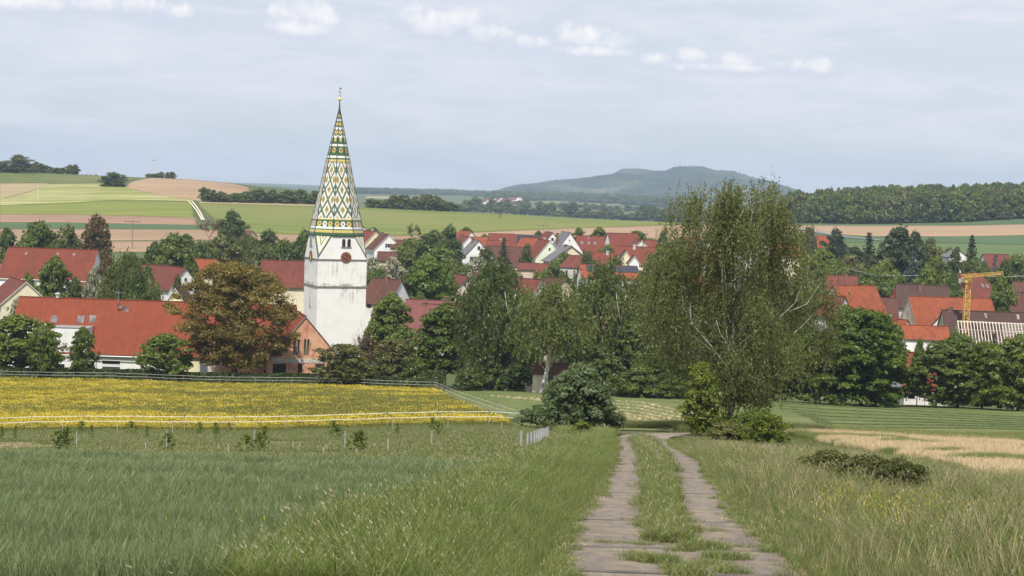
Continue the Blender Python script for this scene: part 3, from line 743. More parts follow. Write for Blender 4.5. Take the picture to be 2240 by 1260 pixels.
MB().tube([(-0.1, yf-.12, 0), (-0.1, yf-.12, we-.3)], [.05, .05]).build('downpipe', M['chimg'], t)
MB().tube([(-13.2, yf-.62, we-.62), (13, yf-.62, we-.62)], [.09, .09]).build('gutter', M['chimg'], t)
q_ = MB(); q_.lathe((-7.6, 0, q['zr']+.1), [(.28, 0), (.28, .5), (.42, .55), (.42, .7), (0, .85)], 10); q_.build('roof_vent', M['chimg'], ro)
q_ = MB(); q_.tube([(1.6, -.5, q['zr']-.2), (1.6, -.5, q['zr']+1.5)], [.04, .04]); q_.bar((.9, -.5, q['zr']+1.35), (2.3, -.5, q['zr']+1.2), .04); q_.bar((1.0, -.5, q['zr']+1.1), (1.7, -.5, q['zr']+1.25), .04)
q_.build('aerial', M['greyframe'], ro)
q_ = MB(); q_.lathe((0, 0, 0), [(.0, .0), (.25, .04), (.45, .16)], 14); do = q_.build('satellite_dish', M['chim'], ro); do.location = (1.9, -1.25, q['zr']-.75); do.rotation_euler = (rad(70), 0, rad(30))
# --- annex continuing the long roof behind the walnut
t, ro, q = house('farm_barn', 'barn range with red roof continuing the farmhouse behind the walnut tree', 'barn', 535, 666, d0+6.5, -1, 15.0, 12.4, 7.0, 'pink', 'new', ov=.5)
wl = MB(); M['brick'] = None
def brickmat():
    mt = bpy.data.materials.new('raw_clay_blocks'); mt.use_nodes = True; t_ = mt.node_tree; t_.nodes.clear(); k = N(t_)
    o = k.n('ShaderNodeTexCoord').outputs['Object']; s = k.n('ShaderNodeSeparateXYZ', {0: o})
    cv = k.n('ShaderNodeCombineXYZ', {0: k.m('ADD', s.outputs[0], s.outputs[1]), 1: s.outputs[2], 2: 0.0}).outputs[0]
    br = k.n('ShaderNodeTexBrick', {'Scale': 1.0, 'Mortar Size': .015, 'Color1': (.56, .255, .145, 1), 'Color2': (.44, .19, .11, 1), 'Mortar': (.50, .36, .28, 1), 'Brick Width': .5, 'Row Height': .25}); t_.links.new(cv, br.inputs['Vector'])
    col = k.mix(k.ramp(k.noise(o, .6, 5, .7), .4, .65), br.outputs[0], (.62, .36, .23)); col = k.mix(k.ramp(k.noise(k.scale(o, (1, 1, .3)), 1.2, 4), .58, .72), col, (.38, .15, .09))
    p = k.n('ShaderNodeBsdfPrincipled', {'Base Color': col, 'Roughness': .9}); b = k.n('ShaderNodeBump', {'Strength': .5, 'Distance': .03, 'Height': br.outputs[0]}); t_.links.new(b.outputs[0], p.inputs['Normal'])
    t_.links.new(p.outputs[0], k.n('ShaderNodeOutputMaterial').inputs[0]); return mt
M['brick'] = brickmat(); WL['brick'] = M['brick']
M['concrete'] = mat('concrete_band', (.52, .50, .46), (.42, .41, .38), 1.2)
M['rustdoor'] = mat('dark_red_door', (.10, .03, .02), (.06, .025, .02), 1.5)
yf = -12.4/2
bo = MB(); bo.box(-2.2, yf-.25, -2, 7.4, yf+.3, q['we']-.55); o = bo.build('block_wall', M['brick'], t)
bo = MB(); bo.box(-6.9, yf-.12, -2, -5.2, yf+.3, q['we']-.55); bo.build('cream_wall', WL['yellow'], t)
opening(o, -1.4, 3.1, 0, 1.55, yf-.253, M['rustdoor'], 'barn_door', 'concrete'); opening(o, 4.2, 6.2, .1, 2.2, yf-.253, M['rustdoor'], 'barn_door', 'concrete')
opening(t, -5.1, -4.1, .2, 2.6, yf-.003, M['paneblue'], 'window', 'greyframe')
# --- unfinished brick gable house
t, ro, q = house('brick_house', 'unfinished house of bare orange clay blocks with open window holes', 'house', 669, 694, 228.2, -74, 11.0, 9.6, 5.6, 'brick', 'new', anchor=.5, ov=.35, fascia='greyframe', wh=5.9)
x = 5.5; zg = q['we']
b = MB(); b.box(x-.2, -4.8+.0, zg-.95, x+.05, 4.8, zg-.35); b.build('concrete_band', M['concrete'], t)
b = MB(); b.box(x-.2, -4.79, zg-4.05, x+.05, 4.79, zg-3.95); b.build('concrete_band', M['concrete'], t)
Mx = Matrix.Translation((x, 0, 0)) @ Matrix.Rotation(rad(90), 4, 'Z')
M['lath'] = mat('raw_timber', (.62, .50, .30), (.52, .40, .24), 3)
for (u, z0, w, hh_, lath) in ((-1.25, zg+.25, .95, 2.2, 1), (.18, zg+.25, .85, 2.2, 1), (-3.6, zg-3.1, 1.9, 2.0, 0), (-.65, zg-3.1, .62, 2.0, 0), (2.2, zg-3.1, 1.4, 2.0, 0)):
    MB().box(u-w/2, -.02, z0, u+w/2, .0, z0+hh_, 0, Mx @ Matrix.Translation((0, 0, 0))).build('window_opening', M['dark'], t)
    if lath:
        for i in range(4):
            xx = u-w/2+.08+(w-.16)*i/3; MB().bar(Mx @ Vector((xx, -.07, z0)), Mx @ Vector((xx+(.12 if i % 2 else -.05), -.07, z0+hh_)), .09, .05).build('slat', M['lath'], t)
# --- all other houses, data: name,label,cat,px,yr,d,rot,L,W,rise,wall,roof,kwargs
def G3(*a): return a
sh = 'white'
Hs = [
 # left
 ('barn', 'long red-roofed barn with white gable left of the leafy round tree', 'barn', 116, 545, 305, 179, 17.0, 10, 5.4, 'white', 'red', dict(sky=((1,-4.3,1.1,.4,.5),(1,-1.2,1.1,.4,.5),(1,4.8,1.3,.4,.5)), ov=.3, fascia='fasciaw')),
 ('house', 'cream gabled house with orange-red roof at the left picture edge', 'house', 57, 618, 270, -62, 13, 8, 3.6, 'cream', 'redold', dict(anchor=.5, wins=(('+x',0,.6,.5,.5,'brown'),), fascia='fasciaw')),
 ('house', 'small purplish roofed house behind the white gable of the red barn', 'house', 0, 578, 330, 170, 9, 8, 3.5, 'white', 'purple', {}),
 ('house', 'steep dark red roof seen between dark trees left of the tower', 'house', 338, 581, 330, 175, 4.6, 9, 5.0, 'cream', 'redold', dict(ov=.2, chim=())),
 ('house', 'white gabled house with red roof and grey chimney behind yellow gable', 'house', 404, 587, 318, -48, 9, 7.5, 4.0, 'white', 'redold', dict(anchor=.45, fascia='fascia', wins=(('+x',-.2,-1.0,.9,1.0),('+x',.0,1.4,.6,.7)))),
 ('house', 'small yellow gable poking up behind the long red farmhouse roof', 'house', 384, 632, 262, -88, 8, 4.6, 3.5, 'yellow', 'dark', dict(anchor=.5, wins=(('+x',-.3,.6,1.0,.9),), fascia='fasciaw')),
 ('house', 'small orange roof patch just above the brown walnut crown', 'house', 449, 568, 360, 175, 5, 6, 3, 'cream', 'orange', {}),
 ('house', 'long red roof directly left of the church tower', 'house', 640, 572, 320, 178, 12, 9, 4.6, 'cream', 'redold', {}),
 ('shed', 'low red roofed shed under the birch left of centre', 'shed', 198, 615, 300, 178, 5, 5, 1.6, 'tan', 'redold', dict(minwall=1.5)),
 ('house', 'pale roofed farm shed in front of the brown field', 'shed', 533, 524, 610, 150, 8, 6, 2, 'tan', 'redold', dict(minwall=1.5)),
 # right of the tower, upper row
 ('house', 'white gable just touching the spire base on its right', 'house', 796, 497, 560, -80, 10, 8, 4, 'white', 'redold', dict(anchor=.5)),
 ('house', 'pale yellow gabled house with red roof next to the spire base', 'house', 822, 507, 530, -60, 12, 9, 4.5, 'yellow', 'red', dict(anchor=.5, wins=(('+x',0,.8,1.0,1.4,'brown'),), chim=((.2,.2,.7),), fascia='fasciaw')),
 ('house', 'white gabled house with dark shutters and brown roof above blossoming bushes', 'house', 851, 514, 490, -72, 11, 9.0, 4.6, 'white', 'brown', dict(anchor=.5, wins=(('+x',0,.8,.8,1.1,'white',True),('+x',-2.1,-1.9,.8,1.2,'white',True),('+x',1.7,-1.9,.8,1.2,'white',True)), fascia='fasciaw')),
 ('shed', 'low brown roofed shed right of the house with dark shutters', 'shed', 882, 526, 492, 178, 7, 5, 2, 'tan', 'brown', {}),
 ('shed', 'small brown roof peeping out between white blossom', 'shed', 848, 552, 440, 178, 5, 5, 2, 'tan', 'brown', {}),
 ('cottage', 'cottage with steep brown roof and white gable beside the tower', 'cottage', 856, 612, 335, -28, 7, 8.6, 4.6, 'white', 'brown', dict(anchor=.15, chim=((.1,-.1,.5),), wins=(('-y',-1.5,-1.2,.8,.7,'brown'),('-y',1,-1.2,.8,.7,'brown')))),
 ('house', 'house under a purplish red roof with two chimneys and a skylight', 'house', 935, 658, 290, -5, 7.6, 13, 7.0, 'tan', 'purple', dict(chim=((-.1,-.12,-.3),(.9,.0,.8)), sky=((-1,-.5,5.6,.5,1.8),), fascia='brownframe' if False else 'fascia', ov=.3)),
 ('house', 'narrow red roof wing with brown gable end right of the purplish roof', 'house', 985, 668, 288, 178, 8, 9, 5, 'tan', 'purple', dict(ov=.3)),
 ('house', 'tan gabled house with red half-hipped roof and tall grey chimney', 'house', 1026, 607, 350, -70, 9, 8, 2.9, 'pink', 'redold', dict(anchor=.5, ov=.8, chim=((.2,.7,.9),))),
 ('house', 'white gabled house with shuttered window and red roof, highest of the left cluster', 'house', 1027, 518, 560, -70, 11, 9, 4.6, 'white', 'redold', dict(anchor=.5, wins=(('+x',-.2,-.6,1.2,1.3,'white',True),), fascia='fasciaw')),
 ('house', 'small white gable with orange roof behind the shuttered house', 'house', 1031, 507, 600, -60, 9, 8, 4, 'white', 'orange', dict(anchor=.5)),
 ('house', 'orange roofed outbuilding tucked behind the big white gable', 'house', 1050, 519, 590, 178, 8, 8, 3, 'tan', 'orange', {}),
 ('house', 'big white gable with three windows and grey roof edge', 'house', 1048, 527, 496, -80, 13, 11.6, 6.4, 'white', 'grey', dict(anchor=.5, wins=(('+x',0,3.7,.7,.95,'brown'),('+x',-2.1,.0,1.1,1.4,'grey'),('+x',2.4,-.1,1.1,1.4,'grey')), fascia='brownframe')),
 ('barn', 'dark brown roofed barn between the big white gable and the round green tree', 'barn', 1108, 540, 524, 177, 13.5, 9, 6.0, 'tan', 'brown', dict(ov=.3)),
 ('barn', 'red roofed barn standing free above the dark spruce', 'barn', 1097, 512, 570, -176, 9.0, 9, 5.2, 'white', 'red', dict(ov=.3)),
 ('house', 'low red roof in front of the free standing red barn', 'house', 1090, 527, 545, 178, 8, 7, 3.6, 'tan', 'red', dict(ov=.2)),
 ('house', 'long house whose roof is covered by rows of solar panels', 'house', 1160, 515, 570, 178, 11.5, 10, 5.4, 'cream', 'redold', dict(ov=.2, solar=(1,-5.5,.25,10,3,1.02,1.45))),
 ('house', 'cream house with bright red roof between the solar roof and the green gable', 'house', 1190, 523, 540, -48, 11, 8, 4.6, 'yellow', 'orange', dict(anchor=.5, wins=(('+x',-.4,.3,.6,.9,'brown'),))),
 ('house', 'pale green gabled house with narrow twin window', 'house', 1203, 527, 498, -74, 12, 9.0, 5.4, 'lime', 'red', dict(anchor=.5, wins=(('+x',0,2.3,.6,.9),('+x',-.5,-1.2,.45,1.3),('+x',.45,-1.2,.45,1.3)), fascia='fasciaw')),
 ('house', 'small white dormer-like gable with black window under a red roof', 'house', 1209, 509, 560, -72, 8, 5, 3.1, 'white', 'red', dict(anchor=.5, wins=(('+x',0,.3,.75,.9,'brown'),), wh=5)),
 ('house', 'house wing with plain red roof behind the small black-windowed gable', 'house', 1219, 515, 575, 178, 7, 8, 5, 'cream', 'redold', {}),
 ('house', 'tall white gable with one small dark window beside three skylights', 'house', 1247, 509, 528, -74, 9, 11.0, 7.4, 'white', 'grey', dict(anchor=.5, wins=(('+x',-.1,4.6,.45,.5),('+x',1.9,.6,.9,1.0,'brown')), chim=((.1,-.55,-.4),), fascia='brownframe')),
 ('house', 'red roofed house with a row of three skylights', 'house', 1292, 517, 548, 178, 9.5, 10, 5.6, 'white', 'red', dict(sky=((1,2.9,2.6,.8,1.1),(1,.6,2.7,.8,1.1),(1,-1.5,2.7,.8,1.1),(1,.6,.8,.5,.6)), ov=.25)),
 ('house', 'cream house with long grey sheet roof and triangular gable window', 'house', 1250, 539, 482, -74, 8, 12.5, 4.4, 'cream', 'grey', dict(anchor=.5, wins=(('+x',-.7,1.1,.9,.7),('+x',.7,1.1,.9,.7)), chim=((.1,-.1,.3),), ov=.7)),
 ('garage', 'low garage with crimson roof and white front', 'garage', 1196, 578, 440, 178, 5.2, 5, 1.7, 'white', 'redold', dict(minwall=1.4, wins=(('+y',-.3,-1.1,1.2,.9,'brown'),))),
 ('shed', 'dark red low roof left of the crimson-roofed garage', 'shed', 1155, 576, 445, 178, 5, 5, 1.5, 'tan', 'redold', dict(minwall=1.4)),
 ('house', 'grey walled house with a hipped crimson roof half hidden by a bush', 'house', 1268, 560, 440, -15, 9, 8, 3.0, 'grey', 'redold', dict(wins=(('-y',-2.6,-2.6,.5,1.7,'grey'),), ov=.3, hip=.2)),
 ('house', 'low orange-red roof beside the birch top right of the three skylights', 'house', 1318, 553, 480, 175, 10, 8, 3.5, 'cream', 'red', {}),
 ('house', 'large red roofed house with tall narrow white gable on its left end', 'house', 1362, 511, 545, 196, 10.6, 10.5, 6.4, 'white', 'red', dict(chim=((.75,-.1,.3),), wins=(('+x',-1.2,-1.5,.8,1.2),('+x',-1,1.0,.6,.8)), ov=.25)),
 ('house', 'white front gable with faded red roof right of the large red roof', 'house', 1404, 527, 520, -82, 10, 9, 4.2, 'white', 'redold', dict(anchor=.5, chim=((.5,-.3,.6),), wins=(('+x',-1.9,.2,1.0,.6,'grey'),('+x',1.1,.4,.8,.3,'grey')), fascia='fasciaw')),
 ('house', 'plain red roof just left of the dark pointed tree', 'house', 1426, 526, 540, 178, 8, 8, 4.6, 'cream', 'red', dict(ov=.2)),
 ('house', 'broad red roof with two small dormer gables above the birches', 'house', 1392, 540, 470, 178, 12.5, 9, 5.0, 'cream', 'red', dict(ov=.3)),
 ('house', 'tiny yellow gable in front of the broad red roof', 'house', 1370, 550, 455, -85, 5, 3.6, 2.6, 'yellow', 'brown', dict(anchor=.5, wh=3.5, fascia='fasciaw')),
 ('house', 'tiny white gable at the foot of the broad red roof', 'house', 1388, 561, 450, -85, 4, 2.8, 1.8, 'white', 'brown', dict(anchor=.5, wh=2.5, fascia='fasciaw')),
 ('shed', 'little brown roof beside the bright round bush', 'shed', 1416, 553, 470, 178, 3.4, 4, 1.5, 'tan', 'brown', dict(minwall=1.5)),
 ('house', 'cream gable with white verge boards right of the dark pointed tree', 'house', 1494, 541, 480, -70, 10, 7.5, 2.8, 'tan', 'brown', dict(anchor=.5, ov=.9, fascia='fasciaw', wins=(('+x',.5,-2.6,.9,1.4,'brown'),))),
 ('house', 'small white gable with brown roof in front of the cream gable', 'house', 1478, 558, 450, -75, 8, 5, 3.4, 'white', 'brown', dict(anchor=.5, wh=3, wins=(('+x',0,-.4,.25,.9,'grey'),))),
 ('house', 'dark roofed house with solar panels touching the big birch', 'house', 1540, 548, 470, 178, 11, 8, 3.4, 'cream', 'red', dict(solar=(1,1.6,1.0,3,2,.8,1.3))),
 ('house', 'white gable with red roof glimpsed at the left edge of the big birch', 'house', 1522, 519, 540, 192, 5.0, 8, 5, 'white', 'red', dict(ov=.2)),
 ('house', 'white rendered house glimpsed behind the big birch crown', 'house', 1566, 512, 530, -80, 9, 9, 5, 'white', 'grey', dict(anchor=.5)),
 ('house', 'bright orange roof seen through the big birch crown', 'house', 1620, 514, 520, 178, 7, 8, 4, 'white', 'orange', {}),
 ('house', 'second orange roof seen through the big birch crown, lower right', 'house', 1715, 530, 510, 178, 9, 8, 4, 'cream', 'orange', {}),
 # middle, between birches
 ('house', 'old brown roofed house with white gable hidden among the birches', 'house', 1170, 612, 340, -40, 9, 9, 4.6, 'white', 'redold', dict(anchor=.3, fascia='fasciaw')),
 ('house', 'weathered brown roof behind the old house among birches', 'house', 1150, 612, 352, 178, 8, 9, 4.6, 'tan', 'brown', {}),
 ('house', 'tan gable with dark verge right of the old birch house', 'house', 1236, 612, 350, -60, 7, 6, 3, 'tan', 'brown', dict(anchor=.5)),
 ('house', 'white house with dark solar roof behind the middle birches', 'house', 1330, 582, 330, 184, 11.6, 9, 2.3, 'white', 'orange', dict(ov=.3, solar=(1,-5.4,.2,7,2,1.5,1.3), wins=(('+y',-2,-1.9,1,1),))),
 ('barn', 'large orange tiled roof shining through the hanging birches', 'barn', 1335, 668, 262, 178, 21, 12, 7.0, 'tan', 'orange', dict(ov=.4)),
 ('house', 'small orange roof deep in the birch foliage', 'house', 1545, 605, 330, 178, 5, 6, 3, 'tan', 'orange', {}),
 ('outbuilding', 'low cream outbuilding with brown roof and dark doorway under the birches', 'outbuilding', 1208, 797, 213, 178, 5.0, 4, 1.0, 'cream', 'brown', dict(minwall=1.5, wins=(('+y',-.2,-1.9,.7,1.7,'brown'),))),
 # right
 ('house', 'orange rooftop peeking out of the trees below the brown field', 'house', 1806, 517, 560, 178, 6, 7, 3.6, 'tan', 'orange', {}),
 ('house', 'small dark red roof in the conifers on the right', 'house', 1912, 567, 500, 178, 7, 7, 2.6, 'tan', 'brown', {}),
 ('house', 'faded red roof with pale gable above the orange hipped barn', 'house', 1840, 604, 390, 172, 7.5, 8, 3.2, 'white', 'redold', {}),
 ('barn', 'orange roof fading to brown with grey plaster gable right of the big birch', 'barn', 1868, 626, 335, 200, 10, 12, 6.4, 'tan', 'orange', dict(ov=.3)),
 ('barn', 'brown roofed wing with small grey gable in front of the orange barn', 'barn', 1848, 650, 325, -50, 7, 5, 3.6, 'grey', 'redold', dict(anchor=.5)),
 ('barn', 'long low brown roof with white eaves wall left of the grey house', 'barn', 1915, 652, 338, 178, 8.6, 8, 4.2, 'white', 'brown', dict(ov=.3)),
 ('house', 'small red roof with solar panel and white gable in the right village', 'house', 1945, 633, 400, -176, 5.0, 6, 2.3, 'white', 'red', dict(ov=.2, wh=2)),
 ('house', 'two storey grey house under a broad dark hipped roof with white gable', 'house', 2018, 625, 360, -12, 11, 12, 4.4, 'grey', 'dark', dict(chim=((-.1,-.25,.1),(.9,.3,.0)), wins=(('-x',-2.4,-2.4,1.0,1.6),('-x',-4.2,-2.3,.8,1.3)), ov=.6)),
 ('barn', 'big barn with bright orange ribbed tile roof and cracked cream gable', 'barn', 2078, 652, 322, 186, 17.0, 13.5, 7.6, 'old', 'orange', dict(ov=.25, fascia='lightold')),
 ('house', 'dark half-timbered house with white gable in front of the orange barn', 'house', 2066, 682, 312, -112, 15, 9, 5.4, 'white', 'dark', dict(anchor=.5, wins=(('+x',-.6,.7,.5,1.4,'brown'),('+x',.55,.7,.5,1.4,'brown')), ov=.5)),
 ('barn', 'long dark brown roof with two pale roof ladders on the right', 'barn', 2160, 683, 306, -2, 17, 11, 5.6, 'tan', 'dark', dict(ov=.4, chim=((-.86,.0,.4),))),
 ('stable', 'low orange roofed stable with white wall above the round hornbeam', 'stable', 2022, 714, 275, 176, 7.6, 6, 2.0, 'white', 'orange', dict(ov=.3)),
 ('stable', 'steep orange roof wing between the hornbeam and the white stable wall', 'stable', 1968, 700, 282, -50, 8, 7, 3.8, 'white', 'orange', dict(anchor=.3, ov=.3)),
 ('house', 'red hipped roof with two skylights behind the crane mast', 'house', 2122, 600, 400, -160, 11, 12, 5.2, 'white', 'redold', dict(hip=.25, sky=((1,-1.6,3.6,.5,1.2),(1,-2.9,3.8,.5,1.2)), wins=(('+y',-3.5,-1.9,1.2,1.2),('+y',.6,-1.9,1.6,1.2,'brown')))),
 ('house', 'white house with red roof beside the blue spruce, far right', 'house', 2178, 557, 480, 192, 8, 8, 3.8, 'white', 'redold', dict(wins=(('+x',1,-1,.9,1.3,'brown'),))),
 ('house', 'white house front between the tall spruce and the crane jib', 'house', 2098, 548, 500, -85, 6, 6, 2, 'white', 'grey', dict(anchor=.5)),
 ('house', 'cream house wall cut off by the right picture edge', 'house', 2248, 618, 385, 172, 7, 7, 3, 'cream', 'brown', dict(ov=.2)),
 ('house', 'dark red roof at the right edge beside the leafy tree', 'house', 2240, 642, 345, 178, 7, 9, 5, 'white', 'brown', dict(ov=.2)),
 ('outbuilding', 'white outbuilding with red roof and blue-grey door in the gap behind the hornbeam', 'outbuilding', 2015, 778, 220, 178, 6.0, 9, 4.8, 'white', 'new', dict(ov=.25, wins=(('+y',1.0,-2.6,1.0,2.3,'white'),))),
]
def hash_s(q): return sum(ord(c_)*(i_+3) for i_, c_ in enumerate(q))
for hd in Hs:
    kw = dict(hd[12]); nm = hd[0]
    if nm == 'house' and 'chim' not in kw and hd[7] > 6.5 and 'solar' not in kw and hash_s(hd[1]) % 5 < 3: kw['chim'] = (((hash_s(hd[1]) % 7)/10-.3, -.12 if hash_s(hd[1]) % 2 else .12, .55),)
    r_ = house(nm, *hd[1:12], **kw); HS_[hd[1]] = r_
# timber braces on the half-timbered gable
tt_, rr_, qq_ = HS_['dark half-timbered house with white gable in front of the orange barn']
b = MB(); b.box(7.5, -4.5, qq_['we']-3.0, 7.62, 4.5, qq_['we']+.1); b.build('dark_gable_base', M['brownframe'], tt_)
# pale roof ladders
tt_, rr_, qq_ = HS_['long dark brown roof with two pale roof ladders on the right']
for u in (-.5, 5.6): qq_['slope'](-1, u, .5, .45, 1.2, 'roof_ladder', [M['frame']], .1)
# stainless flue on the right roof
MB().tube([(8.2, -2.2, qq_['we']+1.5), (8.2, -2.2, qq_['zr']+1.5)], [.28, .28], 10).build('flue', M['chimg'], rr_)
# gable vents of the orange barn
tt_, rr_, qq_ = HS_['big barn with bright orange ribbed tile roof and cracked cream gable']
for u, z0, z1 in ((-1.6, .8, 3.0), (.8, .3, 3.4), (-.2, 3.4, 5.4)):
    MB().box(8.5, u-.07, qq_['we']+z0-.6, 8.53, u+.07, qq_['we']+z1-.6).build('gable_slit', M['dark'], tt_)
# --- roof being re-lathed on the right: rafters and battens open to the sky
rp = P(2195, 706, 262); gz = h(rp.x, rp.y)
t = empty('barn', (rp.x, rp.y, gz), rad(172)); tag(t, 'barn under construction with open pale timber laths instead of roof tiles', 'barn')
zr = rp.z-gz; W2 = 6.5; rise = 4.6; we = zr-rise; L2 = 7.4
b = MB(); b.poly([(-L2,-W2,-2),(L2,-W2,-2),(L2,-W2,we),(-L2,-W2,we)]); b.poly([(L2,W2,-2),(-L2,W2,-2),(-L2,W2,we),(L2,W2,we)])
for s in (-1, 1): b.poly([(s*L2,-W2,-2),(s*L2,W2,-2),(s*L2,W2,we),(s*L2,0,zr-.1),(s*L2,-W2,we)])
b.build('wall', WL['tan'], t)
M['batten'] = mat('pale_batten', (.66, .60, .52), (.55, .49, .42), 3)
rf = MB().box(-L2, -.1, zr-.15, L2, .1, zr).build('ridge_beam', M['batten'], t)
n = 30
bm_ = MB().bar((0, 0, 0), (0, W2+.4, -rise*(W2+.4)/W2), .10, .14).mesh('rafter', M['batten'])
bm2 = MB().box(-L2, -.05, 0, L2, .05, .05).mesh('batten', M['batten'])
bmh = MB().box(-3.9, -.05, 0, 3.9, .05, .05).mesh('batten', M['batten'])
for s in (1, -1):
    for i in range(n):
        o = link(bpy.data.objects.new('rafter', bm_), t); o.location = (-L2+.1+i*(2*L2-.2)/(n-1), 0, zr); o.scale = (1, s, 1)
for j in range(22):
    y_ = .3+j*.31; o = link(bpy.data.objects.new('batten', bmh), t); o.location = (-L2+3.9, y_, zr-rise*y_/W2+.08)
for y_ in (2.0, 4.2): o = link(bpy.data.objects.new('batten', bm2), t); o.location = (0, y_, zr-rise*y_/W2+.14)
# --- far village on the plain: each house a small thing
rv = random.Random(11)
fv = None
for i in range(16):
    px = 1062+i*5.2+rv.uniform(-2, 2); py = 447+rv.uniform(-5, 3)
    x, y, z = [float(a[0]) for a in hit([px], [py])]
    b = MB(); L, W, we, zr = 7, 5, 5, 9
    b.box(-L, -W, -2, L, W, we)
    for s in (-1, 1): b.poly([(-L, s*(W+.5), we-.4), (L, s*(W+.5), we-.4), (L, 0, zr), (-L, 0, zr)], 1); b.poly([(s*L, -W, we), (s*L, W, we), (s*L, 0, zr)])
    o = b.build('far_house', [WL['white'], RF['redold']]); o.location = (x, y, z); o.rotation_euler = (0, 0, rv.choice([0, 1.5, .8, 2.4])); s_ = rv.uniform(.9, 1.3); o.scale = (s_, s_, s_)
    tag(o, 'small white far-off house with red roof in the village below the long hill', 'house', 'houses of the far village on the plain')
# ================================================================== TREES
LF = {
 'dark':   leafmat('leaf_dark', (0.04, 0.066, 0.015), (0.125, 0.172, 0.034), .3, obj=.5),
 'mid':    leafmat('leaf_mid', (0.05, 0.086, 0.015), (0.155, 0.205, 0.034), .35, obj=.5),
 'fresh':  leafmat('leaf_fresh', (0.05, 0.088, 0.012), (0.155, 0.21, 0.024), .4, obj=.5),
 'olive':  leafmat('leaf_olive', (0.064, 0.08, 0.024), (0.165, 0.178, 0.054), .35, obj=.5),
 'walnut': leafmat('leaf_bronze', (0.085, 0.072, 0.014), (0.20, 0.165, 0.032), .35, obj=.5),
 'bronze': leafmat('leaf_reddish', (0.07, 0.05, 0.02), (0.17, 0.125, 0.05), .3, obj=.5),
 'birch':  leafmat('leaf_birch', (0.052, 0.07, 0.022), (0.168, 0.192, 0.06), .35, obj=.5),
 'birchg': leafmat('leaf_birch_green', (0.05, 0.084, 0.021), (0.165, 0.205, 0.056), .35, obj=.5),
 'needle': leafmat('needles', (0.026, 0.04, 0.016), (0.065, 0.088, 0.034), .15, obj=.5),
 'blue':   leafmat('needles_blue', (.045, .065, .055), (.11, .14, .115), .1, obj=.5),
 'silver': leafmat('leaf_silver', (.050, .085, .022), (.24, .29, .16), .3, obj=.5),
 'blossom':leafmat('leaf_blossom', (.08, .11, .045), (.50, .50, .40), .2, obj=.5),
 'yellow': leafmat('leaf_yellow_green', (.07, .11, .012), (.20, .24, .03), .4, obj=.5),
 'plum':   leafmat('leaf_plum', (.03, .015, .014), (.08, .04, .03), .2, obj=.5),
 'hedge':  leafmat('leaf_hedge', (0.034, 0.056, 0.013), (0.09, 0.125, 0.028), .25, obj=.5),
}
M['bark'] = mat('bark', (.10, .08, .06), (.06, .05, .04), 3, stretch=(1, 1, .2), bump=.4)
M['birchbark'] = mat('birch_bark', (.62, .60, .56), (.13, .12, .11), 2.2, stretch=(1, 1, 1.8), lo=.5, hi=.62)
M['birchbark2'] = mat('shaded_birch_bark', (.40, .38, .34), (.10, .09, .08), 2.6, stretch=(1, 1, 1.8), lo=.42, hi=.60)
M['deadwood'] = mat('bare_wood', (.13, .11, .10), (.09, .075, .07), 2)
def leaves(cent, rad_, n, size, rs, up=.35, droop=0.0, shell=.75, aspect=1.5, sag=0.0, tint_k=.55, flat=1.0):
    """cent (K,3), rad_ (K,3): n rhombic leaf sprays on and in the clumps"""
    K_ = len(cent); k = rs.randint(0, K_, n)
    u = rs.normal(size=(n, 3)); u /= np.linalg.norm(u, axis=1)[:, None]
    u[:, 2] = np.where(u[:, 2] < -.35, -u[:, 2]*.6, u[:, 2])
    r = shell+(1-shell)*rs.rand(n)**.7; r *= np.where(rs.rand(n) < .18, rs.rand(n), 1)
    p = cent[k]+rad_[k]*u*r[:, None]*(1+.12*rs.normal(size=(n, 1)))
    nn = u*1.0+rs.normal(size=(n, 3))*.55+np.array([0, 0, up]); nn[:, 2] *= flat; nn /= np.linalg.norm(nn, axis=1)[:, None]
    a = rs.normal(size=(n, 3)); a[:, 2] -= droop*2.5; a -= nn*(a*nn).sum(1)[:, None]; a /= np.linalg.norm(a, axis=1)[:, None]+1e-9
    b = np.cross(nn, a); s = size*(.55+.8*rs.rand(n))[:, None]; L = a*s*aspect*.5; W = b*s*.5/aspect**.3
    mid = p+L*.1
    v = np.stack([p-L, mid+W, p+L, mid-W], 1).reshape(-1, 3)
    f = np.arange(n*4).reshape(n, 4)
    kt = rs.rand(K_)
    tint = np.clip(kt[k]*tint_k+rs.rand(n)*(1-tint_k)*1.0, 0, 1)
    return v, f, np.repeat(tint, 4)
def limbs(mb, H_, targets, r0, rs, lean=(0, 0), base=.18, top=.86, n=6, mi=0, wig=.03):
    tr_ = [Vector((lean[0]*t*H_+rs.normal()*wig*H_*t*(1-t), lean[1]*t*H_+rs.normal()*wig*H_*t*(1-t), t*H_*top)) for t in np.linspace(0, 1, 7)]
    tr_[0] = Vector((0, 0, -.6))
    rr = [r0*(1.25 if i == 0 else 1-.88*i/6) for i in range(7)]
    mb.tube(tr_, rr, n, mi)
    for c in targets:
        c = Vector(c); t = max(base, min(.8, c.z/H_/top-.22-rs.rand()*.12)); i = t*6; i0 = min(int(i), 5); st = tr_[i0].lerp(tr_[i0+1], i-i0)
        rb = r0*(1-.88*t)*.5
        md = st.lerp(c, .5)+Vector((rs.normal()*.03*H_, rs.normal()*.03*H_, -.02*H_+rs.rand()*.05*H_))
        mb.tube([st, st.lerp(md, .55), md, md.lerp(c, .6), c], [rb, rb*.8, rb*.6, rb*.4, rb*.15], 4, mi, False)
    return tr_
